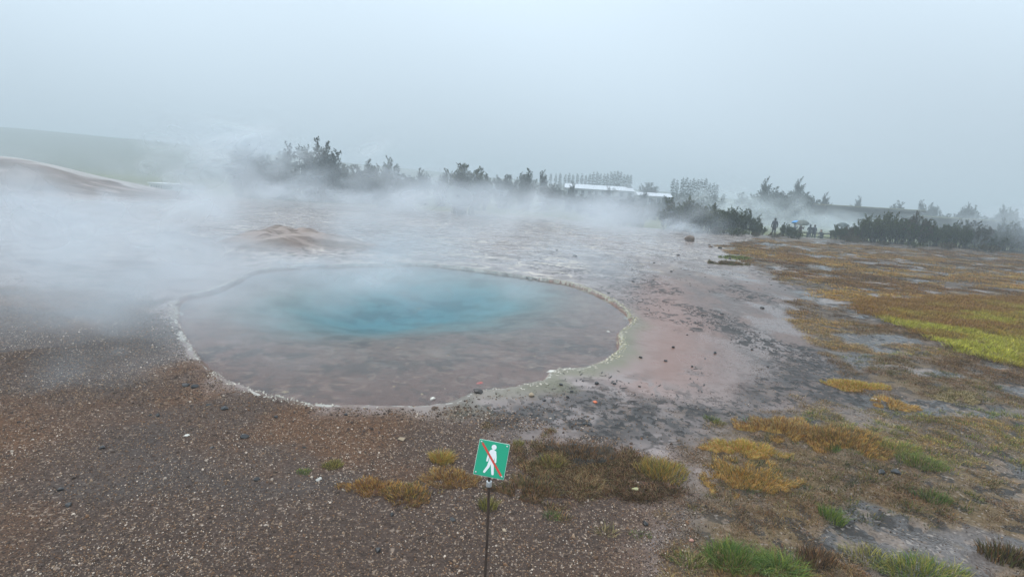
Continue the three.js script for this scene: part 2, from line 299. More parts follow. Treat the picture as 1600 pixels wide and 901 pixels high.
// ---------------------------------------------------------------- stones
const _m = new THREE.Matrix4(), _q = new THREE.Quaternion(), _e = new THREE.Euler(), _p = new THREE.Vector3(), _s = new THREE.Vector3(), _c = new THREE.Color();
function stoneGeo(seed, detail = 1, flat = 0.65) {
  const r = rng(seed); let g = new THREE.IcosahedronGeometry(1, detail); g.deleteAttribute('uv'); g.deleteAttribute('normal'); g = mergeVertices(g);
  const p = g.attributes.position, ox = r() * 50, oz = r() * 50, cuts = Array.from({ length: 9 }, () => [new THREE.Vector3(r() - 0.5, r() - 0.5, r() - 0.5).normalize(), 0.5 + 0.3 * r()]);
  for (let i = 0; i < p.count; i++) {
    _p.fromBufferAttribute(p, i).normalize().multiplyScalar(0.8 + 0.5 * fbm(_p.x * 1.6 + ox + _p.y, _p.z * 1.6 + oz - _p.y, 3));
    for (const [n, d] of cuts) { const e = _p.dot(n) - d; if (e > 0) _p.addScaledVector(n, -e); }
    p.setXYZ(i, _p.x, _p.y * flat, _p.z * (0.75 + 0.1 * (seed % 3)));
  }
  if (detail > 1) g = toCreasedNormals(g, 0.45); else g.computeVertexNormals(); return g;
}
function scatter(name, geo, mat, n, place, label, category) {
  const o = new THREE.InstancedMesh(geo, mat, n); let k = 0, tries = 0;
  while (k < n && tries++ < n * 40) { const c = place(); if (!c) continue; o.setMatrixAt(k, _m); o.setColorAt(k, c); k++; }
  o.count = k; o.name = numbered(name); o.castShadow = o.receiveShadow = true; scene.add(o); tag(o, label, category, null, 'stuff'); console.log(name, k); return o;
}
function put(x, y, z, sx, sy, sz, rx, ry, rz) { _m.compose(_p.set(x, y, z), _q.setFromEuler(_e.set(rx, ry, rz)), _s.set(sx, sy, sz)); }
{
  const r = rng(21), tone = (x = 0, z = 0) => {
    const t = clamp(r() - 0.22 * (fbm(x * 0.9 + 70, z * 0.9, 3) - 0.35), 0, 1), v = 0.6 + 0.6 * r();
    if (t < 0.58) return _c.setRGB(0.066 * v, 0.04 * v, 0.028 * v);
    if (t < 0.76) return _c.setRGB(0.165 * v, 0.085 * v, 0.042 * v);
    if (t < 0.92) return _c.setRGB(0.27 * v, 0.18 * v, 0.115 * v);
    return _c.setRGB(0.5 * v, 0.4 * v, 0.32 * v);
  };
  const m = std(1, 1, 1, 0.85), far = (x, z) => gravelD(x, z) + 0.9 * (fbm(x * 2.1 + 7, z * 2.1 + 3, 4) - 0.5);
  [31, 32].forEach((seed, v) => scatter('gravel', stoneGeo(seed, 0, 0.6), m, 95000, () => {
    const z = -2.4 - 5.4 * r() ** 1.5, x = -1.2 + (r() - 0.5) * (3.4 - z * 1.5); if (far(x, z) > 0.1 || poolD(x, z) < 0.08 || r() > 0.35 + fbm(x * 1.2 + 60, z * 1.2, 3)) return null;
    const s = (0.0038 + 0.0055 * r() * r() + (r() < 0.03 ? 0.008 * r() : 0)) * (1 - 0.02 * z); put(x, ground(x, z) + s * 0.15, z, s, s, s, r() * 0.8, r() * 6.3, r() * 0.8); return tone(x, z);
  }, ['fine brown gravel with pale grains in the foreground', 'coarser rusty gravel grains in the foreground'][v], 'gravel'));
  scatter('gravel', stoneGeo(33, 0, 0.6), m, 26000, () => {
    const z = -5.5 - 9 * r(), x = -14 + 15 * r(); const d = far(x, z); if (d > 1.2 * r() || poolD(x, z) < 0.1) return null;
    const s = 0.007 + 0.012 * r() * r(); put(x, ground(x, z) + s * 0.15, z, s, s, s, r() * 0.8, r() * 6.3, r() * 0.8); return tone(x, z);
  }, 'brown gravel on the steaming left bank of the pool', 'gravel');
  scatter('gravel', stoneGeo(34, 0, 0.6), m, 16000, () => {
    const z = -2.4 - 7 * r(), x = 0.5 + 9 * r(); if (marshD(x, z) > 0.4 && darkD(x, z) > 0.3) return null; if (poolD(x, z) < 0.1) return null;
    const s = 0.004 + 0.008 * r() * r(); put(x, ground(x, z) + s * 0.15, z, s, s, s, r() * 0.8, r() * 6.3, r() * 0.8); return tone(x, z);
  }, 'pale grit among the marsh grass in the foreground', 'gravel');
  scatter('gravel', stoneGeo(37, 1, 0.65), m, 1500, () => {
    const z = -2.6 - 6.2 * r(), x = -6 + 9.5 * r(); if (far(x, z) > 0.5 || poolD(x, z) < 0.1 || r() > 0.3 + 0.9 * sst(1.2, 0.1, poolD(x, z))) return null;
    const s = 0.008 + 0.017 * r() ** 3; put(x, ground(x, z) + s * 0.2, z, s, s, s * 0.8, r() * 0.6, r() * 6.283, r() * 0.6); return tone(x, z);
  }, 'larger loose stones among the gravel near the shore', 'gravel');
  const crumbs = POOL.length;
  scatter('sinter_crust', stoneGeo(36, 0, 0.5), std(1, 1, 1, 0.75), 3600, () => {
    const i = Math.floor(r() * crumbs), t = r(), [ax, az] = POOL[i], [bx, bz] = POOL[(i + 1) % crumbs], x = lerp(ax, bx, t) + (r() + r() - 1) * 0.16, z = lerp(az, bz, t) + (r() + r() - 1) * 0.16, p = poolD(x, z);
    if (p < -0.04 || p > 0.16 || fbm(x * 2.4, z * 2.4, 3) < 0.36 + 0.2 * r()) return null;
    const s = (0.005 + 0.016 * r() ** 2) * (0.75 - z * 0.025); put(x, Math.max(WATER - 0.004, ground(x, z)) + s * 0.1, z, s * (1 + r()), s * 0.7, s, r() * 0.5, r() * 6.283, r() * 0.5); const v = 0.55 + 0.6 * r(), y = sst(1, 2, x) * r(); return _c.setRGB(0.5 * v, lerp(0.45, 0.42, y) * v, lerp(0.38, 0.24, y) * v);
  }, 'pale crumbly sinter knobs along the pool rim', 'sinter');
  // debris on the wet flats: dark flakes and twigs
  const flake = stoneGeo(35, 0, 0.35), dm = std(1, 1, 1, 0.5);
  scatter('debris', flake, dm, 7500, () => {
    const z = -6 - 22 * r() * r() - 4 * r(), x = 0.5 + 9.5 * r(); if (poolD(x, z) < 0.12 || marshD(x, z) < 0 || fbm(x * 0.75 + 2, z * 0.45 + 6, 3) < 0.46 + 0.14 * r() || fbm(x * 2.6, z * 2.6, 3) < 0.4 + 0.2 * r()) return null;
    const s = (0.004 + 0.03 * r() ** 4) * (0.7 - z * 0.04); put(x, ground(x, z) + s * 0.1, z, s * (1 + 2.5 * r()), s * 0.6, s * 0.6, 0, r() < 0.6 ? 1.3 + 0.6 * (r() - 0.5) : r() * 6.3, 0); const v = 0.5 + r(); return _c.setRGB(0.04 * v, 0.031 * v, 0.028 * v);
  }, 'dark flakes and twigs lying on the wet flats', 'debris');
  scatter('debris', flake, dm, 1600, () => {
    const z = -16 - 18 * r(), x = -12 + 24 * r(); if (poolD(x, z) < 0.15 || marshD(x, z) < 0.2) return null;
    const s = 0.015 + 0.035 * r() ** 3; put(x, ground(x, z) + s * 0.1, z, s * (1 + r()), s, s, 0, r() * 6.3, 0); const v = 0.5 + r(); return _c.setRGB(0.07 * v, 0.058 * v, 0.05 * v);
  }, 'small dark stones strewn over the pale sinter flats', 'debris');
}
const STONES = [41, 42, 43, 44, 45, 46].map((s) => stoneGeo(s, 2));
const TONE = {
  black: std(0.022, 0.02, 0.02, 0.45), dark: std(0.05, 0.04, 0.035, 0.55), brown: std(0.15, 0.1, 0.07, 0.7), tan: std(0.32, 0.24, 0.16, 0.75),
  white: std(0.6, 0.56, 0.5, 0.7), red: std(0.45, 0.1, 0.075, 0.55), orange: std(0.55, 0.13, 0.05, 0.55), yellow: std(0.5, 0.46, 0.25, 0.7), pink: std(0.4, 0.2, 0.15, 0.65),
};
function stone(name, [x, z], size, tone, label, group, flat = 1) {
  const n = Math.floor(Math.abs(x * 977 + z * 531)), o = add(name, STONES[n % STONES.length], TONE[tone]);
  const in_ = poolD(x, z) < -0.1;
  o.position.set(x, (in_ ? Math.max(ground(x, z), WATER - size * 0.3) : ground(x, z)) + size * 0.22 * flat, z); o.rotation.y = n % 6.28; o.scale.set(size * 0.9, size * flat * 0.85, size * 0.78); return tag(o, label, 'stone', group);
}
stone('boulder', [10.73, -33.8], 0.42, 'brown', 'brown boulder standing in the shallow water before the willow bushes', null, 1.15);
stone('stone', [10.83, -30.44], 0.16, 'brown', 'small brown hummock stone in the shallows right of the boulder');
stone('stone', [-2.47, -4.9], 0.045, 'black', 'lone square black stone on the grey gravel, left foreground', null, 1.1);
stone('stone', [-0.35, -6.88], 0.062, 'red', 'flat red stone under the water by the near shore', null, 0.5);
stone('stone', [1.1, -6.36], 0.04, 'orange', 'bright orange red stone on the black silt');
stone('stone', [-1.02, -5.91], 0.05, 'tan', 'rounded tan stone on the near rim of the pool');
stone('stone', [-0.82, -5.99], 0.055, 'yellow', 'pale yellowish stone on the near rim beside the tan stone');
stone('stone', [-0.78, -5.8], 0.05, 'brown', 'reddish brown stone just below the pale rim stone');
stone('stone', [-0.87, -6.23], 0.045, 'white', 'white stone lying in the water off the near rim');
stone('stone', [-0.04, -6.67], 0.07, 'white', 'long white stone half on the near rim, left of the pale ledge', null, 0.7);
stone('stone', [0.64, -7.53], 0.12, 'white', 'flat pale crusted ledge jutting into the pool at its near right shore', null, 0.45);
stone('stone', [0.32, -6.44], 0.055, 'tan', 'tan stone just outside the near rim');
stone('stone', [-0.34, -6.37], 0.085, 'dark', 'dark mossy lump on the near rim above the sign', null, 0.7);
stone('stone', [1.86, -10.08], 0.06, 'white', 'white stone in the water near the right shore', null, 0.6);
stone('stone', [-1, -5.08], 0.055, 'tan', 'tan broken stone on the gravel left of the sign', null, 0.8);
stone('stone', [-1.52, -4.22], 0.03, 'white', 'small white stone below the yellow green tuft');
stone('stone', [-3.01, -4.86], 0.035, 'white', 'pale flat stone on the left gravel', null, 0.6);
stone('stone', [-3.19, -3.69], 0.035, 'black', 'black stone on the gravel at far left foreground', null, 0.7);
stone('stone', [1.17, -4.39], 0.035, 'yellow', 'pale yellow stone below the large orange green tuft');
stone('stone', [1.15, -3.9], 0.035, 'black', 'black stone on bare soil below the yellow stone');
stone('stone', [1.45, -3.71], 0.026, 'pink', 'pink stone on the soil beside the green grass');
stone('stone', [-0.34, -3.78], 0.028, 'black', 'black stone left of the sign pole');
stone('stone', [0.05, -3.71], 0.03, 'tan', 'thin tan chip right of the sign pole', null, 0.5);
stone('stone', [3.63, -4.89], 0.06, 'black', 'larger black stone in the soil between the marsh tufts');
stone('stone', [3.79, -4.91], 0.055, 'black', 'right one of the two black stones between the marsh tufts');
stone('stone', [5, -7.12], 0.05, 'white', 'white flat stone in the dark puddle beside the orange moss', null, 0.5);
stone('stone', [0.89, -5.7], 0.035, 'black', 'left one of a pair of black stones on the silt');
stone('stone', [0.94, -5.69], 0.035, 'black', 'right one of a pair of black stones on the silt');
stone('stone', [3.46, -8.9], 0.05, 'black', 'largest black stone on the pink wet flat');
stone('stone', [6.13, -13.17], 0.07, 'black', 'black stone alone in the shallow water before the marsh');
stone('stone', [2.42, -21.79], 0.13, 'dark', 'dark stone on the pale flats behind the pool');
for (const [i, [p, s]] of byBearing([[[2.1, -8.37],.045],[[2.82, -9.1],.04],[[4.26, -9.29],.04],[[2.47, -8.28],.035],[[2.82, -8.07],.03],[[5.49, -18.92],.07],[[1.79, -7.03],.03],[[1.46, -7.07],.03],[[0.77, -6.49],.03],[[0.47, -6.32],.03],[[1.21, -7.03],.04],[[0.72, -6.87],.04],[[0.84, -6.68],.035],[[-0.34, -5.74],.025],[[4.09, -8.31],.035],[[3.35, -10.06],.03],[[4.78, -12.18],.05],[[2.49, -13.91],.05],[[5.46, -21.26],.07],[[1.84, -23.8],.08],[[3.61, -16.21],.07],[[9.66, -24.5],.12],[[11.19, -29.99],.14],[[11.2, -31.73],.1],[[7.42, -24.8],.1],[[-3.62, -6.05],.05],[[-3.75, -6.09],.05],[[-3.2, -5.58],.03],[[-2.99, -5.51],.045],[[-3.54, -5.26],.03],[[-3.61, -5.25],.03],[[-3.58, -4.55],.03],[[-3.4, -3.87],.03],[[-2.02, -4.18],.03],[[-0.81, -3.38],.03],[[-0.81, -3.8],.03],[[-1.7, -5.53],.03],[[-2.39, -5.4],.03],[[-1.85, -4.77],.025],[[-2.66, -4.67],.025]], (a) => a[0]).entries())
  stone('dark_stone', p, s, s > 0.08 ? 'dark' : 'black', nth(i) + ' of the small black stones strewn round the pool', 'small black stones strewn round the pool');
for (const [i, [p, s]] of byBearing([[[-1.73, -8.22],.05],[[-0.91, -7.99],.04],[[0.13, -8.2],.03],[[0.42, -8.23],.03],[[-0.22, -8.3],.03],[[0.86, -8.25],.03],[[1.32, -8.63],.03],[[-2.62, -6.18],.05],[[0.35, -7.68],.04],[[-1.02, -6.37],.03],[[-1.41, -6.57],.03],[[-0.77, -6.61],.025],[[-2.25, -6.1],.03],[[-1.88, -11.01],.05]], (a) => a[0]).entries())
  stone('submerged_stone', p, s, 'tan', nth(i) + ' of the pale stones lying under the pool water', 'pale stones under the pool water', 0.5);

// ---------------------------------------------------------------- the warning sign
{
  const plate = [-0.06, 0.88, -3.1], [px, py, pz] = plate, W = 0.185, H = 0.205, D = 0.004;
  const t = base('warning_sign', [px, 0, pz]); t.position.y = ground(px, pz);
  tag(t, 'green square no walking sign on a rusty stake in the foreground gravel', 'sign');
  const face = new THREE.Group(); face.name = 'sign_face'; t.add(face);
  face.position.set(0, py - t.position.y, 0);
  face.rotation.order = 'YXZ'; face.rotation.set(-0.42, 0.02, -0.135);
  const X = (u) => (u - 0.5) * W, Y = (v) => (0.5 - v) * H;
  const round = (w, h, r) => { const s = new THREE.Shape(); s.moveTo(-w / 2 + r, -h / 2); s.lineTo(w / 2 - r, -h / 2); s.quadraticCurveTo(w / 2, -h / 2, w / 2, -h / 2 + r); s.lineTo(w / 2, h / 2 - r); s.quadraticCurveTo(w / 2, h / 2, w / 2 - r, h / 2); s.lineTo(-w / 2 + r, h / 2); s.quadraticCurveTo(-w / 2, h / 2, -w / 2, h / 2 - r); s.lineTo(-w / 2, -h / 2 + r); s.quadraticCurveTo(-w / 2, -h / 2, -w / 2 + r, -h / 2); return s; };
  const ext = (s, d) => new THREE.ExtrudeGeometry(s, { depth: d, bevelEnabled: true, bevelSize: 0.0008, bevelThickness: 0.0008, bevelSegments: 2, curveSegments: 10 });
  add('edge', ext(round(W + 0.003, H + 0.003, 0.006), D), std(0.62, 0.7, 0.64, 0.5), face);
  const green = ext(round(W - 0.001, H - 0.001, 0.005), 0.001); green.translate(0, 0, D + 0.0006); add('panel', green, std(0.0, 0.34, 0.18, 0.4), face);
  const lift = D + 0.0026, limb = (pts, w0, w1) => {     // a tapered stroke with round ends
    const s = []; const n = pts.length;
    const L = [], R = [];
    for (let i = 0; i < n; i++) { const [ax, ay] = pts[Math.max(0, i - 1)], [bx, by] = pts[Math.min(n - 1, i + 1)], l = Math.hypot(bx - ax, by - ay), w = lerp(w0, w1, i / (n - 1)) / 2, nx = -(by - ay) / l * w, ny = (bx - ax) / l * w; L.push([pts[i][0] + nx, pts[i][1] + ny]); R.push([pts[i][0] - nx, pts[i][1] - ny]); }
    const cap = (p, a, w) => { for (let k = 1; k < 6; k++) s.push([p[0] + Math.cos(a - k * Math.PI / 6) * w, p[1] + Math.sin(a - k * Math.PI / 6) * w]); };
    s.push(...L); const [ex, ey] = pts[n - 1], [fx, fy] = pts[n - 2]; cap(pts[n - 1], Math.atan2(ey - fy, ex - fx) + Math.PI / 2, w1 / 2);
    s.push(...R.reverse()); cap(pts[0], Math.atan2(pts[0][1] - pts[1][1], pts[0][0] - pts[1][0]) + Math.PI / 2, w0 / 2);
    return new THREE.Shape(s.map(([x, y]) => new THREE.Vector2(x, y)));
  };
  const P = (a) => a.map(([u, v]) => [X(u), Y(v)]);
  const fig = [
    limb(P([[0.49, 0.29], [0.5, 0.42], [0.49, 0.57]]), W * 0.17, W * 0.15),
    limb(P([[0.43, 0.28], [0.375, 0.42], [0.36, 0.56]]), W * 0.085, W * 0.06),
    limb(P([[0.56, 0.28], [0.61, 0.42], [0.635, 0.56]]), W * 0.085, W * 0.06),
    limb(P([[0.47, 0.54], [0.43, 0.72], [0.335, 0.88]]), W * 0.105, W * 0.075),
    limb(P([[0.52, 0.54], [0.57, 0.72], [0.615, 0.9]]), W * 0.105, W * 0.08),
    ].map((s, i) => new THREE.ShapeGeometry(s, 12).translate(0, 0, lift + i * 0.00008));
  fig.push(new THREE.CircleGeometry(W * 0.082, 28).translate(X(0.505), Y(0.15), lift + 0.0006));
  add('walking_figure', mergeGeometries(fig), std(0.8, 0.82, 0.8, 0.45, { side: THREE.DoubleSide }), face);
  const bar = new THREE.BoxGeometry(W * 0.068, Math.hypot(W * 0.8, H * 0.82), 0.0006); bar.rotateZ(Math.atan2(W * 0.8, H * 0.82)); bar.translate(X(0.5), Y(0.5), lift + 0.0008);
  add('red_bar', bar, std(0.62, 0.055, 0.03, 0.45), face);
  const bolt = new THREE.LatheGeometry([[0, 0.003], [0.002, 0.003], [0.0036, 0.0022], [0.0052, 0.0006], [0.0055, 0]].reverse().map(([x, y]) => new THREE.Vector2(x, y)), 14); bolt.rotateX(Math.PI / 2);
  for (const [u, v] of [[0.065, 0.06], [0.925, 0.06], [0.065, 0.935], [0.93, 0.935]]) { const b = add('bolt', bolt, std(0.55, 0.56, 0.56, 0.35, { metalness: 0.7 }), face); b.position.set(X(u), Y(v), lift + 0.0006); }
  // the stake: a ribbed rusty bar, a little off plumb, with a bright clamp under the plate
  const hgt = py - t.position.y, top = new THREE.Vector3(-0.012, hgt - 0.02, -0.02), foot = new THREE.Vector3(0.002, -0.06, 0.02);
  const bent = new THREE.CatmullRomCurve3([foot, foot.clone().lerp(top, 0.5).add(new THREE.Vector3(0.004, 0, 0)), top]);
  const tube = new THREE.TubeGeometry(bent, 90, 0.0085, 10), tp = tube.attributes.position;
  const rust = []; for (let i = 0; i < tp.count; i++) { const v = 0.6 + 0.8 * vn(tp.getX(i) * 300 + 3, tp.getY(i) * 60); rust.push(0.075 * v, 0.048 * v, 0.035 * v); }
  tube.setAttribute('color', new THREE.Float32BufferAttribute(rust, 3));
  add('stake', tube, std(1, 1, 1, 0.75, { vertexColors: true, metalness: 0.2 }), t);
  const cl = new THREE.Group(); cl.name = 'clamp'; t.add(cl); const cp = bent.getPoint(0.835); cl.position.copy(cp); cl.rotation.x = -0.1;
  const ring = new THREE.LatheGeometry([[0.0088, -0.017], [0.0165, -0.017], [0.0175, -0.014], [0.0175, 0.014], [0.0165, 0.017], [0.0088, 0.017]].map(([x, y]) => new THREE.Vector2(x, y)), 20);
  add('clamp_ring', ring, std(0.62, 0.63, 0.63, 0.35, { metalness: 0.4 }), cl);
  const ear = ext(round(0.014, 0.02, 0.004), 0.008); ear.translate(0, 0, 0.015); add('clamp_ear', ear, std(0.5, 0.51, 0.51, 0.4, { metalness: 0.4 }), cl);
}

// ---------------------------------------------------------------- grass
const PAL = {
  green: [[0.06, 0.13, 0.025], [0.095, 0.18, 0.03], [0.17, 0.23, 0.05]], lime: [[0.2, 0.25, 0.04], [0.28, 0.3, 0.05], [0.13, 0.18, 0.035]], band: [[0.52, 0.48, 0.04], [0.68, 0.58, 0.05], [0.34, 0.36, 0.04]],
  ochre: [[0.56, 0.28, 0.06], [0.62, 0.37, 0.09], [0.42, 0.2, 0.05], [0.44, 0.32, 0.08]], rusty: [[0.26, 0.125, 0.05], [0.19, 0.09, 0.045], [0.33, 0.18, 0.07], [0.12, 0.07, 0.04]],
  straw: [[0.48, 0.37, 0.18], [0.36, 0.26, 0.12], [0.22, 0.15, 0.07]], yellow: [[0.38, 0.32, 0.06], [0.3, 0.27, 0.05], [0.42, 0.34, 0.1]],
  dark: [[0.075, 0.05, 0.03], [0.05, 0.04, 0.025], [0.11, 0.07, 0.035]], olive: [[0.14, 0.13, 0.045], [0.2, 0.17, 0.06], [0.09, 0.09, 0.035]],
};
const bladeMat = phys(1, 1, 1, 0.7, { vertexColors: true, transmission: 0.3, thickness: 0, side: THREE.DoubleSide, specularIntensity: 0.5 });
function blades(seed, n, rx, rz, h, wid, pals, { lean = 0.5, shape = 0.5, height = 0.6, y = () => 0, keep } = {}) {
  const r = rng(seed), pos = [], col = [], idx = [];
  for (let i = 0; i < n; i++) {
    const a = r() * 6.283, q = r() ** shape, x = Math.cos(a) * q * rx, z = Math.sin(a) * q * rz; if (keep && keep(x, z) < 0) continue;
    const hh = h * (height + (1 - height) * r()) * (1 - 0.45 * q * q), w = wid * (0.6 + 0.8 * r());
    const out = a + (r() - 0.5) * 2.4, ln = hh * lean * (0.25 + q) * (0.4 + 1.2 * r()), dx = Math.cos(out) * ln, dz = Math.sin(out) * ln, f = r() * 6.283, wx = Math.cos(f) * w / 2, wz = Math.sin(f) * w / 2;
    const p = pals[(r() * pals.length) | 0], c = PAL[p][(r() * PAL[p].length) | 0], v = 0.7 + 0.6 * r(), b = pos.length / 3, y0 = y(x, z);
    for (const [t, k] of [[0, 1], [0.5, 0.8], [1, 0.12]]) {
      const bx = x + dx * t * t, bz = z + dz * t * t, by = y0 - 0.004 + hh * (t - 0.22 * lean * t * t);
      pos.push(bx - wx * k, by, bz - wz * k, bx + wx * k, by, bz + wz * k); for (let e = 0; e < 2; e++) col.push(c[0] * v, c[1] * v, c[2] * v);
    }
    idx.push(b, b + 1, b + 2, b + 1, b + 3, b + 2, b + 2, b + 3, b + 4, b + 3, b + 5, b + 4);
  }
  return bufGeo(pos, col, idx);
}
let tuftSeed = 100;
function tuft([x, z], rx, rz, h, n, pals, label, opt = {}) {
  const y0 = ground(x, z), sd = tuftSeed++, k0 = (opt.mound ? 3.0 : 1.7) / Math.max(rx, rz);
  const fall = (a, b) => 1.05 - Math.hypot(a / rx, b / rz) ** 2 + (opt.mound ? 4.2 : 1.2) * (fbm(a * k0 + sd * 3.7, b * k0 + sd, 4) - 0.52);   // ragged outline
  const up = opt.mound ? (a, b) => { const f = fall(a, b); return ground(x + a, z + b) - y0 + (f > 0 ? h * opt.mound * Math.sqrt(Math.min(1, f)) * (0.35 + vn((x + a) * 18, (z + b) * 18)) : Math.max(-0.05, f * 0.15)); } : (a, b) => ground(x + a, z + b) - y0;
  let g = blades(sd, n * (opt.mound ? 2 : 1.1), rx * 1.35, rz * 1.35, h, opt.wid ?? 0.004, pals, { ...opt, y: up, keep: fall });
  if (opt.mound) {                                      // matted stems under the blades
    const pos = [], col = [], idx = [], N = 26, c = PAL[pals[0]];
    for (let j = 0; j <= N; j++) for (let i = 0; i <= N; i++) { const a = (i / N * 2 - 1) * rx * 1.4, b = (j / N * 2 - 1) * rz * 1.4, q = c[(vn(a * 40 + x, b * 40 + z) * c.length) | 0], v = 0.4 + 0.5 * vn(a * 90, b * 90); pos.push(a, up(a, b) - 0.003, b); col.push(q[0] * v, q[1] * v, q[2] * v); if (i < N && j < N) { const k = j * (N + 1) + i; idx.push(k, k + N + 1, k + 1, k + 1, k + N + 1, k + N + 2); } }
    g = mergeGeometries([g, bufGeo(pos, col, idx)]);
  }
  const o = add(opt.name ?? 'grass_tuft', g, bladeMat); o.position.set(x, y0, z); return tag(o, label, opt.cat ?? 'grass tuft');
}
const mat = { name: 'moss_mat', cat: 'moss mat', lean: 0.8, shape: 0.56, height: 0.3, wid: 0.0045, mound: 0.5 };
tuft([-1.69, -4.34], 0.06, 0.05, 0.035, 260, ['green', 'lime'], 'small low green tuft on the gravel, leftmost of the tufts', { lean: 0.8 });
tuft([-1.48, -4.48], 0.09, 0.07, 0.055, 650, ['yellow', 'olive'], 'yellow green cushion of grass on the gravel beside the small green tuft', { lean: 0.7 });
tuft([-1.04, -4.17], 0.25, 0.13, 0.05, 1500, ['rusty', 'ochre'], 'rusty orange moss mat on the gravel left of the sign, left half', mat);
tuft([-0.73, -4.08], 0.2, 0.16, 0.06, 1300, ['rusty', 'ochre', 'olive'], 'rusty moss mat with an olive lower edge left of the sign', mat);
tuft([-0.55, -4.69], 0.105, 0.09, 0.12, 700, ['yellow', 'ochre'], 'round straw yellow grass tuft just left of the sign plate', { lean: 0.75, wid: 0.0045 });
tuft([-0.41, -4.39], 0.22, 0.15, 0.06, 1400, ['rusty', 'ochre', 'straw'], 'rusty brown moss mat below the round yellow tuft', mat);
tuft([-0.08, -3.97], 0.07, 0.06, 0.13, 300, ['yellow', 'olive'], 'upright yellow tuft behind the sign stake', { lean: 0.5 });
tuft([0.16, -5.11], 0.06, 0.05, 0.075, 260, ['yellow', 'olive'], 'small yellow tuft right of the sign plate', { lean: 0.6 });
tuft([0.47, -4.76], 0.14, 0.11, 0.11, 700, ['rusty', 'olive', 'yellow'], 'brown and olive tuft between the sign and the dark heath patch', { lean: 0.7 });
tuft([0.75, -4.96], 0.36, 0.25, 0.06, 1700, ['dark', 'rusty'], 'dark red brown heath patch right of the sign', mat);
tuft([0.27, -4.26], 0.34, 0.18, 0.07, 1900, ['rusty', 'dark', 'olive'], 'brown moss mat right below the sign plate', mat);
tuft([0.68, -4.34], 0.24, 0.17, 0.13, 420, ['straw', 'rusty'], 'tangle of dry straw stalks on brown moss', { lean: 1.6, wid: 0.0035 });
tuft([0.42, -3.91], 0.07, 0.05, 0.06, 190, ['olive', 'green'], 'small grey green rosette tuft in the gravel below the brown mat', { lean: 1.0 });
tuft([0.81, -3.75], 0.08, 0.06, 0.08, 170, ['straw', 'olive'], 'thin dry tuft on the soil below the straw tangle', { lean: 1.3 });
tuft([1.08, -3.75], 0.08, 0.06, 0.04, 160, ['olive', 'green'], 'sparse olive tuft beside the black stone', { lean: 1.0 });
tuft([1.5, -4.73], 0.24, 0.22, 0.11, 2300, ['ochre', 'yellow', 'olive'], 'large dome shaped orange and yellow green tuft on the soil', { lean: 0.6, shape: 0.55 });
tuft([2.28, -4.74], 0.4, 0.32, 0.06, 5000, ['ochre', 'olive', 'ochre', 'straw'], 'wide golden moss mat, the middle one of the right foreground', mat);
tuft([2.5, -5.28], 0.36, 0.18, 0.065, 1700, ['ochre', 'yellow'], 'golden moss strip at the upper edge of the middle mat', mat);
tuft([3.18, -5.87], 0.44, 0.32, 0.08, 4600, ['ochre', 'straw', 'rusty'], 'large orange moss mat bordering the black silt', mat);
tuft([3.67, -5.65], 0.42, 0.36, 0.09, 4200, ['ochre', 'rusty', 'olive'], 'orange brown moss mat right of the large orange mat', mat);
tuft([5.11, -7.6], 0.5, 0.2, 0.06, 2300, ['ochre', 'yellow'], 'bright orange moss island between the dark puddles', { ...mat, wid: 0.006 });
tuft([5.16, -6.99], 0.28, 0.2, 0.06, 1200, ['ochre', 'straw'], 'smaller orange moss island right of the bright island', { ...mat, wid: 0.006 });
tuft([2.75, -4.15], 0.1, 0.09, 0.13, 480, ['green', 'lime'], 'upright fresh green tuft in the right foreground soil', { lean: 0.5 });
tuft([3.45, -5.4], 0.09, 0.07, 0.07, 420, ['green'], 'bright green tuft growing in the orange brown mat', { lean: 0.7 });
tuft([1.7, -3.49], 0.22, 0.17, 0.13, 1700, ['green', 'green', 'lime'], 'broad bright green grass clump at the bottom edge', { lean: 0.8 });
tuft([1.97, -3.43], 0.17, 0.14, 0.14, 950, ['green', 'lime'], 'green grass clump with long arching blades at the bottom edge', { lean: 1.1 });
tuft([2.29, -3.54], 0.13, 0.12, 0.12, 800, ['rusty', 'dark'], 'dark red brown tuft at the bottom edge beside the green clump', { lean: 0.5 });
tuft([1.36, -3.46], 0.12, 0.1, 0.09, 480, ['green', 'straw', 'lime'], 'pale green tuft mixed with straw left of the bright green clump', { lean: 0.9 });
tuft([2.42, -6.06], 0.1, 0.07, 0.06, 330, ['green', 'olive'], 'small olive green tuft on the black silt', { lean: 0.9 });
tuft([2.47, -5.95], 0.08, 0.06, 0.05, 240, ['yellow', 'olive'], 'small yellowish tuft on the black silt', { lean: 0.9 });
tuft([4.22, -5.16], 0.26, 0.18, 0.1, 1300, ['green', 'olive', 'lime'], 'dark green leafy patch in the right marsh', { lean: 0.9 });
tuft([4.19, -5.5], 0.24, 0.15, 0.08, 900, ['green', 'yellow'], 'yellow green patch left of the dark leafy patch', { lean: 0.9 });
tuft([3.82, -4.48], 0.15, 0.11, 0.1, 560, ['green', 'olive'], 'green tuft beside a white fleck in the right marsh', { lean: 0.7 });
tuft([3.82, -3.72], 0.17, 0.13, 0.15, 760, ['dark', 'olive', 'rusty'], 'dark spiky tuft at the bottom right edge', { lean: 0.4, wid: 0.007 });
tuft([3.05, -3.54], 0.3, 0.14, 0.11, 1500, ['lime', 'yellow', 'green'], 'yellow green grass clump at the bottom right', { lean: 0.9 });
tuft([2.75, -3.65], 0.2, 0.14, 0.08, 700, ['yellow', 'olive'], 'low yellowish tuft left of the bottom right clump', { lean: 1.0 });
tuft([6.35, -7.41], 0.4, 0.25, 0.05, 1300, ['straw', 'olive'], 'pale straw moss patch below the lime green band', { ...mat, wid: 0.006 });
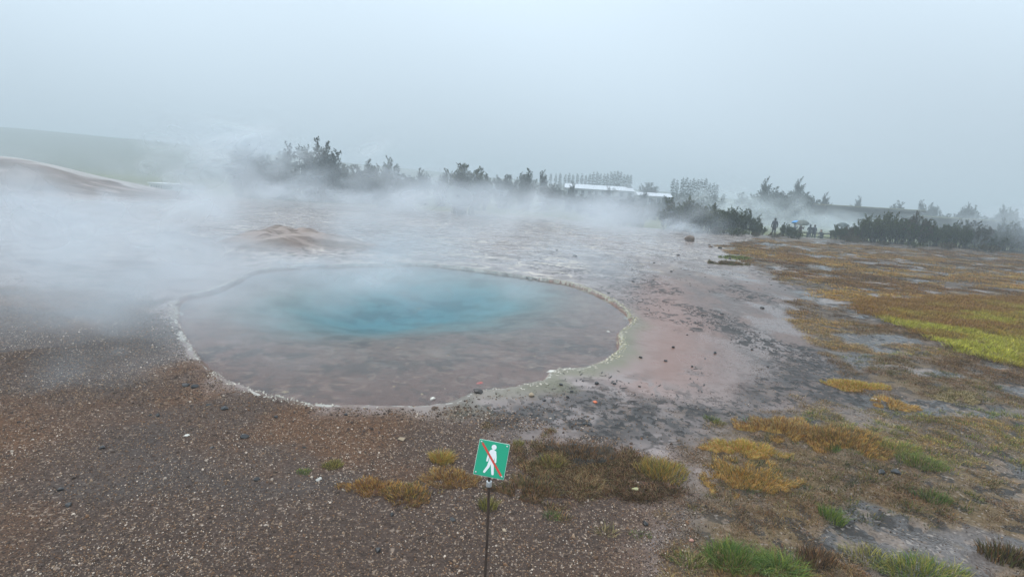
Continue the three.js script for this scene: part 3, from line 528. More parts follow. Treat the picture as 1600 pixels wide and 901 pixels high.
tuft([8.78, -22.4], 0.75, 0.3, 0.14, 1500, ['olive', 'rusty'], 'long brown grassy islet in the shallow water', { ...mat, name: 'grass_islet', cat: 'islet', wid: 0.02 });
tuft([10.09, -24.94], 0.6, 0.4, 0.14, 1100, ['lime', 'olive'], 'green edged islet just behind the brown islet', { ...mat, name: 'grass_islet', cat: 'islet', wid: 0.02 });
{
  const r = rng(77), clump = (seed, n, rad, h, w, p, o) => blades(seed, n, rad, rad, h, w, p, o);
  const low = { lean: 0.8, shape: 0.6, height: 0.4 };
  const marshY = (x, z) => ground(x, z);
  const hollow = (x, z) => fbm(x * 1.3, z * 1.3, 3) + 0.25 * (fbm(x * 2.1 + 7, z * 2.1 + 3, 4) - 0.5);
  const grow = (label, n, geo, xr, zr, ok, size) => scatter('marsh_grass', geo, bladeMat, n, () => {
    const z = zr[0] + (zr[1] - zr[0]) * r() ** 1.4, x = xr(z); if (x === null || poolD(x, z) < 0.2 || !ok(x, z)) return null;
    const s = size(z) * (0.6 + 0.7 * r()); put(x, marshY(x, z), z, s, s * (0.7 + 0.6 * r()), s, 0, r() * 6.283, 0); const v = 0.65 + 0.6 * r(), k = sst(0.38, 0.62, fbm(x * 0.33 + 40, z * 0.5 + 9, 4)) * (1 - 0.55 * sst(20, 34, -z)), b = 0.9 + 0.25 * r(); return _c.setRGB(v * lerp(0.68, 1.2, k), v * lerp(0.56, 1.12, k) * b, v * lerp(0.64, 1.1, k));
  }, label, 'grass');
  const xr = (z) => 1 + r() * (3 - z * 1.12), marsh = (x, z) => marshD(x, z) + 0.7 * (fbm(x * 2.1 + 7, z * 2.1 + 3, 4) - 0.5);
  const sz = (z) => clamp(-z / 12, 0.6, 2.2);
  grow('low straw and brown grass covering the right marsh', 17000, clump(301, 34, 0.1, 0.045, 0.0055, ['straw', 'rusty', 'olive', 'ochre'], low), xr, [-3, -40], (x, z) => marsh(x, z) < 0 && hollow(x, z) > 0.43 + 0.1 * r() && fbm(x * 0.9 + 21, z * 1.4, 4) > 0.42 + 0.2 * r(), sz);
  grow('dry tangled grass over wet mud in the right foreground', 15000, clump(307, 30, 0.08, 0.045, 0.0045, ['straw', 'olive', 'rusty', 'straw'], { ...low, lean: 1.3 }), xr, [-2.9, -12], (x, z) => marsh(x, z) < 0.1 && hollow(x, z) > 0.4 && fbm(x * 2.3 + 5, z * 2.3 + x * 1.2, 4) > 0.34 + 0.2 * r(), (z) => clamp(-z / 8, 0.75, 1.4));
  grow('dark brown heath among the right marsh grass', 11000, clump(302, 34, 0.1, 0.04, 0.0055, ['dark', 'rusty', 'olive'], low), xr, [-3, -42], (x, z) => marsh(x, z) < 0.1 && hollow(x, z) > 0.38 && fbm(x * 0.7 + 12, z * 0.7, 3) > 0.42 + 0.2 * r(), sz);
  grow('ochre grass along the far edge of the marsh', 6000, clump(303, 34, 0.11, 0.045, 0.006, ['ochre', 'yellow', 'ochre', 'rusty'], low), (z) => 7 + r() * (4 - z * 0.95), [-15, -40], (x, z) => marsh(x, z) < -0.1 && fbm(x * 0.25 + 2, z * 0.35 + 3, 3) > 0.48 + 0.12 * r() && hollow(x, z) > 0.4, sz);
  grow('sparse green grass in the right foreground', 1500, clump(304, 26, 0.07, 0.07, 0.005, ['green', 'olive', 'yellow'], { ...low, lean: 1 }), xr, [-3, -10], (x, z) => marsh(x, z) < -0.2 && fbm(x * 1.1 + 30, z * 1.1, 3) > 0.52 + 0.1 * r(), () => 1);
  grow('brown and rusty heath stubble around the sign', 2600, clump(305, 26, 0.06, 0.04, 0.005, ['dark', 'rusty', 'rusty', 'straw', 'olive'], low), () => -0.25 + r() * 2.1, [-3.5, -5.6], (x, z) => fbm(x * 2.3 + 4, z * 2.3, 4) + 0.42 * Math.exp(-(((x - 0.75) / 0.95) ** 2 + ((z + 4.75) / 0.55) ** 2)) > 0.74 + 0.14 * r(), () => 1);
  scatter('moss_band', clump(306, 40, 0.1, 0.07, 0.006, ['band', 'band', 'yellow'], low), bladeMat, 11000, () => {
    const x = 7.5 + 15 * r(), z = -8.5 - 10.5 * r(), d = limeD(x, z) + 0.9 * (fbm(x * 1.4, z * 1.4, 3) - 0.5); if (d > -0.05) return null;
    const s = 1 + 0.9 * r(); put(x, ground(x, z), z, s, s * 1.1, s, 0, r() * 6.283, 0);
    const k = sst(0.28, 0.68, fbm(x * 0.9 + 7, z * 1.5 + 3, 4) + 0.09 * (-z - 12.4 - 0.35 * (x - 10))), v = 0.8 + 0.4 * r(); return _c.setRGB(lerp(1, 0.72, k) * v, lerp(1, 0.42, k) * v, lerp(1, 0.8, k) * v);
  }, 'lime green and rusty moss band across the right marsh', 'moss');
}

// ---------------------------------------------------------------- trees and bushes
const leafMat = (r, g, b) => phys(r, g, b, 0.85, { vertexColors: true, transmission: 0.3, thickness: 0, side: THREE.DoubleSide, specularIntensity: 0.3 });
const LEAF = { spruce: leafMat(0.11, 0.14, 0.075), birch: leafMat(0.21, 0.225, 0.1), willow: leafMat(0.26, 0.28, 0.095), bronze: leafMat(0.34, 0.25, 0.12), grey: leafMat(0.2, 0.22, 0.14) };
const bark = std(0.09, 0.07, 0.055, 0.95);
function leafer() {
  const pos = [], nor = [], col = [];
  const a = new THREE.Vector3(), b = new THREE.Vector3(), n = new THREE.Vector3();
  return {
    leaf(p, dir, len, wid, r) {
      a.copy(dir).normalize(); b.set(r() - 0.5, r() - 0.5, r() - 0.5).cross(a).normalize(); n.copy(a).cross(b);
      const q = [[0, 0], [0.5, 0.5], [0, 1], [-0.5, 0.5]].map(([w, l]) => [p.x + a.x * len * l + b.x * wid * w, p.y + a.y * len * l + b.y * wid * w, p.z + a.z * len * l + b.z * wid * w]);
      const v = 0.65 + 0.7 * r();
      for (const i of [0, 1, 2, 0, 2, 3]) { pos.push(...q[i]); nor.push(n.x, n.y, n.z); col.push(v, v * (0.95 + 0.1 * r()), v); }
    },
    geo() { const g = new THREE.BufferGeometry(); g.setAttribute('position', new THREE.Float32BufferAttribute(pos, 3)); g.setAttribute('normal', new THREE.Float32BufferAttribute(nor, 3)); g.setAttribute('color', new THREE.Float32BufferAttribute(col, 3)); return g; },
  };
}
function branch(pts, r0, r1, seg = 5) {                 // a tapered limb
  const c = new THREE.CatmullRomCurve3(pts), n = Math.max(3, pts.length * 2), pos = [], idx = [], f = c.computeFrenetFrames(n);
  for (let i = 0; i <= n; i++) { const p = c.getPointAt(i / n), rr = lerp(r0, r1, i / n); for (let k = 0; k < seg; k++) { const a = k / seg * 6.283; _p.copy(p).addScaledVector(f.normals[i], Math.cos(a) * rr).addScaledVector(f.binormals[i], Math.sin(a) * rr); pos.push(_p.x, _p.y, _p.z); } }
  for (let i = 0; i < n; i++) for (let k = 0; k < seg; k++) { const a = i * seg + k, b = i * seg + (k + 1) % seg; idx.push(a, b, a + seg, b, b + seg, a + seg); }
  return bufGeo(pos, null, idx);
}
const V = (x, y, z) => new THREE.Vector3(x, y, z);
function spruceGeo(seed, h, rad, dens, big = 1) {                // conical, whorled
  const r = rng(seed), L = leafer(), wood = [branch([V(0, -0.1, 0), V(0.02, h * 0.5, 0.02), V(0, h, 0)], h * 0.018, 0.012)];
  const rows = Math.round(h * (big > 1.2 ? 3.6 : 5.5));
  for (let i = 0; i < rows; i++) {
    const t = (i + r() * 0.6) / rows, y = h * (0.08 + 0.9 * t), len = rad * (1 - t) ** 0.85 * (0.7 + 0.5 * r()) + 0.12, n = 5 + Math.floor(r() * 3);
    for (let k = 0; k < n; k++) {
      const a = (k + r() * 0.7) / n * 6.283, l = len * (0.5 + 0.7 * r()), yb = y + (r() - 0.5) * 2.2 * h / rows, o = V(0, Math.min(h - 0.05, yb), 0), tip = V(Math.cos(a) * l, o.y - l * 0.35 + 0.35 * l * r(), Math.sin(a) * l);
      if (len > 0.5 && k < 3) wood.push(branch([o, o.clone().lerp(tip, 0.5).add(V(0, -0.04 * l, 0)), tip], 0.02, 0.006, 4));
      const m = Math.max(3, Math.round(l * dens));
      for (let j = 0; j < m; j++) { const u = 0.15 + 0.85 * (j + r()) / m, p = o.clone().lerp(tip, u).add(V((r() - 0.5) * 0.25 * l, (r() - 0.6) * 0.12, (r() - 0.5) * 0.25 * l)); L.leaf(p, V(Math.cos(a) + (r() - 0.5) * 1.6, -0.35 + 0.5 * r(), Math.sin(a) + (r() - 0.5) * 1.6), (0.16 + 0.14 * r()) * big, (0.07 + 0.04 * r()) * big, r); }
    }
  }
  for (let j = 0; j < 10; j++) L.leaf(V(0, h - 0.05 * j, 0), V((r() - 0.5) * 1.2, 0.8, (r() - 0.5) * 1.2), 0.2, 0.06, r);
  return [mergeGeometries(wood), L.geo()];
}
function bushGeo(seed, h, rad, stems, dens, upright, leafLen = 0.13) {   // many-stemmed, loose shoots
  const r = rng(seed), L = leafer(), wood = [];
  for (let s = 0; s < stems; s++) {
    const a = r() * 6.283, q = Math.sqrt(r()), hh = h * (1 - 0.5 * q * q) * (0.65 + 0.5 * r()), o = V(Math.cos(a) * q * rad * 0.45, -0.1, Math.sin(a) * q * rad * 0.45);
    const tip = V(Math.cos(a) * q * rad * (1.05 - upright * 0.35) + (r() - 0.5) * 0.3, hh, Math.sin(a) * q * rad * (1.05 - upright * 0.35) + (r() - 0.5) * 0.3), mid = o.clone().lerp(tip, 0.55).add(V((r() - 0.5) * 0.3, 0.12 * h, (r() - 0.5) * 0.3));
    wood.push(branch([o, mid, tip], 0.012 + 0.008 * h, 0.006, 4));
    const c = new THREE.CatmullRomCurve3([o, mid, tip]), twigs = 4 + Math.floor(hh * 2.5);
    for (let k = 0; k < twigs; k++) {
      const u = 0.12 + 0.88 * (k + r()) / twigs, p = c.getPoint(Math.min(1, u)), ta = r() * 6.283, tl = (0.25 + 0.45 * r()) * (1.15 - 0.5 * u) * Math.min(1.3, h * 0.4), d = V(Math.cos(ta), 0.5 + upright * 1.2, Math.sin(ta)).normalize();
      const m = Math.round(dens * (0.6 + 0.8 * r()));
      for (let j = 0; j < m; j++) { const w = (j + r()) / m; L.leaf(p.clone().addScaledVector(d, tl * w).add(V((r() - 0.5) * 0.12, (r() - 0.5) * 0.12, (r() - 0.5) * 0.12)), d.clone().add(V((r() - 0.5) * 1.8, (r() - 0.4) * 1.2, (r() - 0.5) * 1.8)), leafLen * (0.6 + 0.8 * r()), leafLen * (0.3 + 0.2 * r()), r); }
    }
    for (let j = 0; j < 5; j++) L.leaf(tip.clone().add(V(0, -0.06 * j, 0)), V((r() - 0.5), 1, (r() - 0.5)), leafLen, leafLen * 0.35, r);
  }
  return [mergeGeometries(wood), L.geo()];
}
function plant(name, kind, leaf, [x, z], scale, turn, label, category, group, stretch = 1) {
  const t = base(name, [x, ground(x, z), z], turn); t.scale.set(scale, scale * stretch, scale);
  add(category === 'tree' ? 'trunk' : 'stems', kind[0], bark, t); add('crown', kind[1], LEAF[leaf], t);
  return tag(t, label, category, group);
}
const KIND = {
  spruce: [spruceGeo(401, 4, 1.25, 17, 1.15), spruceGeo(402, 4, 1.05, 17, 1.15)],
  thin: [spruceGeo(411, 8, 0.9, 16, 1.3), spruceGeo(412, 8, 0.75, 16, 1.3), spruceGeo(413, 8, 1.0, 16, 1.3)],
  birch: [bushGeo(421, 3.8, 1.6, 34, 20, 0.7, 0.17), bushGeo(422, 3.4, 2.0, 38, 20, 0.5, 0.17), bushGeo(423, 4.4, 1.7, 34, 20, 0.8, 0.17)],
  willow: [bushGeo(431, 2.2, 1.9, 44, 18, 0.8, 0.14), bushGeo(432, 1.9, 2.2, 46, 18, 0.65, 0.14), bushGeo(433, 2.5, 1.8, 44, 18, 1.0, 0.14)],
  low: [bushGeo(441, 1.0, 1.2, 22, 12, 0.4, 0.12), bushGeo(442, 0.8, 1.5, 24, 12, 0.3, 0.12)],
};
const xz = ([x, , z]) => [x, z];
// the loose belt of trees behind the steaming flats
const belt = [
  [[-27.69, 0.57, -56], 'birch', 0, 1.2, 'grey', 'faint birch in the steam, leftmost of the belt behind the flats'],
  [[-26.33, 0.64, -58], 'birch', 1, 1.15, 'grey', 'faint rounded birch next to the leftmost birch in the steam'],
  [[-24.51, 0.75, -58], 'birch', 2, 1.0, 'grey', 'slim faint birch just left of the tall pointed spruce'],
  [[-21.59, 0.94, -55], 'spruce', 0, 1.2, 'spruce', 'tall pointed spruce, highest of the belt, fading in steam'],
  [[-21.13, 0.96, -57], 'birch', 2, 0.95, 'birch', 'small birch between the two tallest trees of the belt'],
  [[-19.81, 1.04, -57], 'birch', 0, 1.35, 'grey', 'tall open crowned birch right of the pointed spruce'],
  [[-19.26, 1.05, -60], 'birch', 1, 1.05, 'birch', 'low birch right of the tall open birch'],
  [[-17.97, 0.77, -62], 'birch', 1, 1.05, 'birch', 'greenish birch midway between the two spruces of the belt'],
  [[-15.8, 0.92, -60], 'birch', 0, 1.0, 'birch', 'dull green birch second left of the dark spruce'],
  [[-13.69, 0.89, -57], 'birch', 2, 0.85, 'birch', 'small birch touching the dark spruce on its left'],
  [[-11.4, 0.86, -52], 'spruce', 1, 0.92, 'spruce', 'dark pointed spruce in the middle of the belt'],
  [[-10.56, 0.67, -52], 'birch', 1, 0.85, 'birch', 'leaning dark bush at the right foot of the dark spruce'],
  [[-11.28, 0.61, -66], 'birch', 0, 0.9, 'grey', 'pale bush behind the steam right of the dark spruce'],
  [[-8.99, 0.74, -66], 'birch', 2, 0.75, 'grey', 'pale small bush left of the round dark birch'],
  [[-4.96, 0.94, -50], 'birch', 1, 1.15, 'birch', 'round dark birch standing alone at the middle of the belt'],
  [[-4.02, 0.95, -60], 'birch', 0, 0.95, 'birch', 'lighter birch touching the round dark birch'],
  [[-1.53, 1.08, -72], 'birch', 1, 1.1, 'grey', 'hazy rounded birch right of the round dark birch'],
  [[0.95, 1.23, -72], 'birch', 0, 1.1, 'grey', 'hazy birch before the left end of the conifer row'],
  [[3.53, 1.35, -74], 'birch', 2, 0.9, 'grey', 'hazy birch under the left end of the conifer row'],
  [[12.64, 1.6, -66], 'birch', 1, 0.85, 'birch', 'dark bush in front of the right end of the white roof'],
  [[14.85, 1.37, -68], 'birch', 1, 0.75, 'birch', 'low dark bush before the small white roof'],
  [[11.63, 1.46, -80], 'birch', 1, 0.9, 'grey', 'hazy bush below the long white roof'],
];
belt.forEach(([p, k, v, s, leaf, label], i) => plant(k === 'spruce' ? 'spruce_tree' : 'birch_tree', KIND[k][v], leaf, xz(p), s * 1.12, i * 1.7, label, 'tree', 'belt of trees behind the flats'));
// row of slender conifers behind the white roof
{
  const r = rng(501);
  const spots = [[8.39, 8.22, -180], [10.48, 8.26, -184], [12.42, 8.49, -188], [13.38, 8.55, -181], [15.39, 8.37, -185], [16.98, 9, -189], [17.62, 8.43, -182], [19.47, 8.85, -186], [21.39, 9.29, -190], [21.9, 8.51, -183], [23.61, 9.13, -187], [23.91, 9.56, -180], [25.69, 9.79, -184], [27.37, 9.38, -188], [27.58, 9.2, -181], [29.23, 9.62, -185], [31.11, 10.27, -189], [30.97, 10.24, -182], [32.68, 10.68, -186], [34.5, 10.5, -190], [34.35, 9.46, -183], [36.16, 9.67, -187], [35.85, 9.27, -180]];
  spots.forEach(([x, y, z], i) => { const h = y - ground(x, z); plant('conifer', KIND.thin[i % 3], 'spruce', [x, z], h / 8 * 1.0, r() * 6, nth(i) + ' slender conifer in the row behind the long white roof', 'tree', 'row of slender conifers behind the white roof'); });
  const clump = [[37.24, 7.29, -135], [38.76, 7.11, -137], [40.67, 7.88, -139], [42.21, 8.02, -141], [43.7, 7.51, -143], [42.43, 7.77, -136], [44.03, 7.6, -138], [45.6, 7.88, -140], [47.36, 8.19, -142], [46.09, 6.76, -135], [47.69, 7.03, -137], [49.21, 6.84, -139]];
  clump.forEach(([x, y, z], i) => { const h = y - ground(x, z); plant('conifer', KIND.thin[(i + 1) % 3], 'spruce', [x, z], h / 8, r() * 6, nth(i) + ' conifer in the grove behind the willow bushes', 'tree', 'grove of conifers behind the willows', 1.0); });
}
plant('birch_tree', KIND.birch[1], 'grey', xz([35.19, 4.75, -150]), 2.2, 1, 'hazy round tree between the conifer row and the grove', 'tree');
plant('spruce_tree', KIND.spruce[1], 'spruce', xz([47.8, 4.32, -130]), 1.4, 2, 'small lone conifer right of the conifer grove', 'tree');
const BEHIND_SPOTS = [[40.25, 2.75, -100], [44.41, 2.89, -105], [46.46, 2.9, -105], [50.93, 3.05, -110], [54.06, 2.94, -112], [56.22, 3.07, -112], [59.73, 2.95, -115], [61.6, 2.8, -115], [65.09, 2.92, -118]];
[[1160,100,1.0],[1178,105,1.1],[1195,105,1.25],[1213,110,1.3],[1230,112,1.4],[1247,112,1.35],[1262,115,1.2],[1276,115,1.15],[1290,118,1.0]].forEach(([px, d, s], i) => {
  const p = BEHIND_SPOTS[i]; plant('birch_tree', KIND.birch[i % 3], 'grey', xz(p), s * 1.35, i * 2.1, nth(i) + ' hazy tree in the stand behind the rising steam', 'tree', 'dense stand of hazy trees behind the steam');
});
[[88.51, -0.55, -150], [91.08, -0.39, -150], [102.2, 0.28, -150], [104.25, 0.41, -150], [109.03, 0.7, -150], [111.59, 0.85, -150], [115.85, 1.11, -150], [120.12, 1.37, -150], [121.82, 1.48, -150], [126.08, 1.73, -150], [130.34, 1.99, -150], [132.89, 2.15, -150], [135.44, 2.3, -150]].forEach((p, i) => plant('birch_tree', KIND.birch[(i + 1) % 3], 'grey', xz(p), 1.25 + 0.4 * ((i * 7) % 3) / 2, i * 1.3, nth(i) + ' faint tree behind the long dark building', 'tree', 'faint trees behind the dark building'));
[[6.82, 1.3, -100], [9.17, 1.25, -98], [11.66, 1.21, -102], [12.84, 1.4, -96], [15.68, 1.38, -100], [17.28, 1.41, -98], [19.87, 1.45, -98], [22.35, 1.44, -100], [23.55, 1.5, -96], [26.07, 1.49, -98]].forEach((p, i) => plant('birch_tree', KIND.birch[(i * 2) % 3], 'grey', xz(p), 1.0, i * 2.2, nth(i) + ' hazy bush in the low belt before the white roofs', 'tree', 'low belt of bushes before the white roofs'));
// willow bushes right of the pool's far end
const willows = [
  [[13.08, 0.18, -46], 0, 1.05, 'leftmost willow bush beside the boulder, dark with steam at its foot'],
  [[13.84, 0.24, -45], 2, 1.0, 'tall spiky willow bush directly behind the boulder'],
  [[15.2, 0.22, -45], 1, 1.05, 'willow bush third from the boulder end of the thicket'],
  [[16.71, 0.14, -46], 0, 0.95, 'willow bush at the middle of the thicket right of the boulder'],
  [[17.89, 0.15, -46], 2, 0.8, 'willow bush second from the right end of the thicket'],
  [[19.53, 0.07, -47], 0, 0.85, 'rightmost pointed willow bush of the thicket by the boulder'],
  [[22.9, -0.21, -47], 2, 0.42, 'thin open bush beside the dark standing person'],
  [[23.06, -0.22, -46], 1, 0.4, 'small bush below the blue umbrella'],
  [[20.2, -0.02, -46], 1, 0.42, 'low bush left of the dark standing person'],
];
willows.forEach(([p, v, s, label], i) => plant('willow_bush', KIND.willow[v], 'willow', xz(p), s, i * 2.3, label, 'bush', 'willow thicket by the boulder'));
[[12.96, -0.05, -44], [14.17, -0.1, -43], [15.68, -0.16, -43], [17.17, -0.11, -43], [18.69, -0.22, -43], [20.19, -0.28, -43], [21.7, -0.29, -43], [26.18, -0.21, -43], [28.03, -0.24, -42], [29.75, -0.18, -41], [32.13, -0.17, -41], [34.99, -0.19, -41]].forEach((p, i) => plant('low_bush', KIND.low[i % 2], i % 3 ? 'bronze' : 'willow', xz(p), 0.42 + 0.3 * ((i * 5) % 4) / 3, i * 1.9, nth(i) + ' low bronze shrub along the foot of the thickets', 'bush', 'low shrubs along the marsh edge'));
[[26.8, -0.21, -46], [27.87, -0.2, -46], [28.51, -0.11, -45], [29.76, -0.09, -45], [31.01, -0.07, -45], [32.27, -0.09, -45], [33.53, -0.12, -45], [34.79, -0.15, -45], [35.25, -0.12, -44], [36.48, -0.14, -44], [37.76, -0.17, -44], [39.04, -0.19, -44], [40.33, -0.21, -44], [41.61, -0.24, -44]].forEach((p, i) => plant('willow_bush', KIND.willow[i % 3], i % 4 === 1 ? 'bronze' : 'willow', xz(p), [0.5, 0.6, 0.8, 1.0, 1.05, 0.95, 0.85, 0.9, 0.82, 0.88, 0.8, 0.9, 0.8, 0.8][i % 14], i * 2.9, nth(i) + ' willow bush in the long hedge beyond the marsh', 'bush', 'long willow hedge beyond the marsh'));

// ---------------------------------------------------------------- buildings
function block(w, h, d) { const g = new THREE.BoxGeometry(w, h, d); g.translate(0, h / 2, 0); return g; }
function building(name, [x, , z], y, turn, label) { const t = base(name, [x, y, z], turn); return tag(t, label, 'building'); }
const plaster = std(0.34, 0.35, 0.36, 0.8), white = std(0.74, 0.75, 0.75, 0.7), pane = std(0.03, 0.035, 0.04, 0.2), roofW = std(0.55, 0.57, 0.6, 0.5), timber = std(0.075, 0.065, 0.058, 0.85), turf = std(0.27, 0.26, 0.14, 0.95);
{
  const p = [-46.02, -0.29, -75], t = building('white_hut', p, ground(p[0], p[2]) - 0.1, 0.06, 'long low white hut with a row of narrow dark windows at left');
  const top = [-45.98, 0.57, -75][1] - t.position.y;
  add('wall', block(6, top - 0.18, 2.4), white, t);
  const s = new THREE.Shape([[-3.1, 0], [3.1, 0], [3.1, 0.1], [-3.1, 0.1]].map(([a, b]) => new THREE.Vector2(a, b)));
  const rg = new THREE.ExtrudeGeometry(s, { depth: 2.7, bevelEnabled: true, bevelSize: 0.02, bevelThickness: 0.02, bevelSegments: 1 }); rg.translate(0, top - 0.2, -1.35); add('roof', rg, white, t);
  for (let i = 0; i < 9; i++) { const wdw = add('window', block(0.14, 0.42, 0.05), pane, t); wdw.position.set(-2.7 + i * 0.32, top - 0.82, 1.19); }
  for (let i = 0; i < 3; i++) { const wdw = add('window', block(0.12, 0.36, 0.05), pane, t); wdw.position.set(1.1 + i * 0.5, top - 0.8, 1.19); }
}
function gable(name, p, top, w, d, rise, turn, label, n) {
  const y = ground(p[0], p[2]) - 0.2, t = building(name, p, y, turn, label), H = top - y;
  add('wall', block(w, H - rise, d), plaster, t);
  const s = new THREE.Shape([[-d / 2 - 0.4, 0], [d / 2 + 0.4, 0], [0, rise]].map(([a, b]) => new THREE.Vector2(a, b)));
  const g = new THREE.ExtrudeGeometry(s, { depth: w + 0.6, bevelEnabled: false }); g.translate(0, H - rise, -(w + 0.6) / 2); g.rotateY(Math.PI / 2); add('roof', g, roofW, t);
  for (let i = 0; i < n; i++) { const wdw = add('window', block(w / n * 0.45, 0.9, 0.06), pane, t); wdw.position.set(-w / 2 + w / n * (i + 0.5), H - rise - 1.3, d / 2 + 0.01); }
  return t;
}
{
  const a = [17.65, 3.39, -128]; gable('white_house', a, [17.55, 4.54, -128][1], 13.5, 6, 1.0, -0.04, 'long low building with a white roof below the conifer row', 9);
  const b = [23.21, 3.45, -124]; gable('white_house', b, [23.13, 4.28, -124][1], 3.6, 5, 0.7, 0.1, 'small white roofed annex at the right end of the long white roof', 2);
  const c = [28.52, 2.72, -118]; gable('white_house', c, [28.44, 3.52, -118][1], 6.6, 5, 0.7, -0.05, 'short white roofed building left of the conifer grove', 4);
}
function flat(name, p, top, w, d, turn, label, n) {
  const y = ground(p[0], p[2]) - 0.4, t = building(name, p, y, turn, label), H = top - y;
  add('wall', block(w, H - 0.5, d), timber, t);
  const rf = block(w + 1.2, 0.32, d + 1.2); rf.translate(0, H - 0.5, 0); const ro = add('roof', rf, timber, t);
  const tf = block(w + 0.9, 0.12, d + 0.9); tf.translate(0, H - 0.18, 0); add('turf', tf, turf, ro);
  for (let i = 0; i < n; i++) { const wdw = add('window', block(w / n * 0.55, 1.1, 0.06), pane, t); wdw.position.set(-w / 2 + w / n * (i + 0.5), H - 2.4, d / 2 + 0.01); }
}
{
  const a = [69.17, 1.05, -112]; flat('dark_building', a, [68.78, 3.32, -112][1], 17, 9, -0.12, 'long flat roofed dark timber building behind the willow hedge', 9);
  const b = [89.21, 0.89, -118]; flat('dark_building', b, [88.94, 2.22, -118][1], 21, 9, -0.12, 'lower dark wing of the timber building further right', 9);
}

// ---------------------------------------------------------------- people, umbrellas, rail fence
function sdCap(p, a, b, ra, rb) { const bax = b[0] - a[0], bay = b[1] - a[1], baz = b[2] - a[2], h = clamp(((p[0] - a[0]) * bax + (p[1] - a[1]) * bay + (p[2] - a[2]) * baz) / (bax * bax + bay * bay + baz * baz + 1e-9), 0, 1); return Math.hypot(p[0] - a[0] - bax * h, p[1] - a[1] - bay * h, p[2] - a[2] - baz * h) - lerp(ra, rb, h); }
function figure(bones, cols) {                          // bones: [a, b, ra, rb, colour key]
  const R = 60, mc = new MarchingCubes(R, std(1, 1, 1), false, false, 60000), S = 1.04; mc.isolation = 0; mc.reset();
  const q = [0, 0, 0];
  for (let k = 0; k < R; k++) for (let j = 0; j < R; j++) for (let i = 0; i < R; i++) {
    q[0] = (i / (R / 2) - 1) * S; q[1] = (j / (R / 2) - 1) * S + 0.95; q[2] = (k / (R / 2) - 1) * S;
    let d = 9; for (const [a, b, ra, rb] of bones) { const e = sdCap(q, a, b, ra, rb), w = 0.045, h = clamp(0.5 + 0.5 * (d - e) / w, 0, 1); d = lerp(d, e, h) - w * h * (1 - h); }
    mc.field[i + j * R + k * R * R] = -d;
  }
  mc.update();
  const n = mc.count, pos = [], col = [];
  for (let i = 0; i < n; i++) {
    const p = [mc.positionArray[i * 3] * S, mc.positionArray[i * 3 + 1] * S + 0.95, mc.positionArray[i * 3 + 2] * S]; pos.push(...p);
    let best = 9, c = null; for (const b of bones) { const e = sdCap(p, b[0], b[1], b[2], b[3]); if (e < best) { best = e; c = cols[b[4]]; } } col.push(...c);
  }
  const g = new THREE.BufferGeometry(); g.setAttribute('position', new THREE.Float32BufferAttribute(pos, 3)); g.setAttribute('color', new THREE.Float32BufferAttribute(col, 3));
  let m = mergeVertices(g, 1e-4); m.computeVertexNormals(); return m;
}
function standing(o = {}) {
  const { bend = 0, arms = 'down', step = 0.1, sit = 0 } = o, hip = 0.93 - sit * 0.46, cx = Math.sin(bend) * 0.5, sh = [0, hip + 0.5 * Math.cos(bend), cx], b = [];
  for (const s of [-1, 1]) {
    const knee = sit ? [s * 0.12, 0.5, 0.36] : [s * 0.1, 0.5, s * step * 0.5 + 0.03], foot = sit ? [s * 0.13, 0.09, 0.42] : [s * 0.11, 0.09, s * step];
    b.push([[s * 0.09, hip, 0], knee, 0.095, 0.065, 'legs'], [knee, foot, 0.062, 0.045, 'legs'], [[foot[0], 0.04, foot[2] - 0.03], [foot[0] * 1.1, 0.035, foot[2] + 0.15], 0.045, 0.035, 'shoe']);
    const e = arms === 'up' && s > 0 ? [s * 0.26, sh[1] - 0.2, sh[2] + 0.18] : arms === 'front' ? [s * 0.25, sh[1] - 0.25, sh[2] + 0.1] : [s * 0.25, sh[1] - 0.28, sh[2] - 0.03];
    const w = arms === 'up' && s > 0 ? [0.16, sh[1] + 0.02, sh[2] + 0.28] : arms === 'front' ? [s * 0.08, sh[1] - 0.22, sh[2] + 0.3] : [s * 0.26, sh[1] - 0.54, sh[2] + 0.04];
    b.push([[s * 0.18, sh[1] - 0.02, sh[2]], e, 0.062, 0.05, 'coat'], [e, w, 0.05, 0.038, 'coat'], [w, [w[0], w[1] - 0.07, w[2] + 0.03], 0.036, 0.028, 'skin']);
  }
  b.push([[0, hip - 0.02, 0], [0, hip + 0.2, cx * 0.4], 0.15, 0.15, 'coat'], [[0, hip + 0.2, cx * 0.4], [0, sh[1] - 0.05, cx], 0.15, 0.14, 'coat'], [[-0.13, sh[1], cx], [0.13, sh[1], cx], 0.07, 0.07, 'coat'], [[0, hip - 0.12, 0], [0, hip, 0], 0.165, 0.15, 'coat']);
  const hd = [0, sh[1] + 0.2, cx * 1.15 + 0.02]; b.push([[0, sh[1] + 0.02, cx], [0, sh[1] + 0.12, cx * 1.1], 0.055, 0.052, 'skin'], [[0, hd[1] - 0.03, hd[2] + 0.015], [0, hd[1] + 0.03, hd[2]], 0.085, 0.09, 'skin'], [[0, hd[1] - 0.01, hd[2] + 0.1], [0, hd[1] - 0.025, hd[2] + 0.11], 0.012, 0.014, 'skin'], [[0, hd[1] + 0.05, hd[2] - 0.03], [0, hd[1] + 0.07, hd[2] - 0.01], 0.098, 0.09, 'hair'], [[0, hd[1] - 0.04, hd[2] - 0.05], [0, hd[1] + 0.04, hd[2] - 0.05], 0.075, 0.085, 'hair']);
  return b;
}
const skin = [0.42, 0.26, 0.19], vmat = std(1, 1, 1, 0.8, { vertexColors: true });
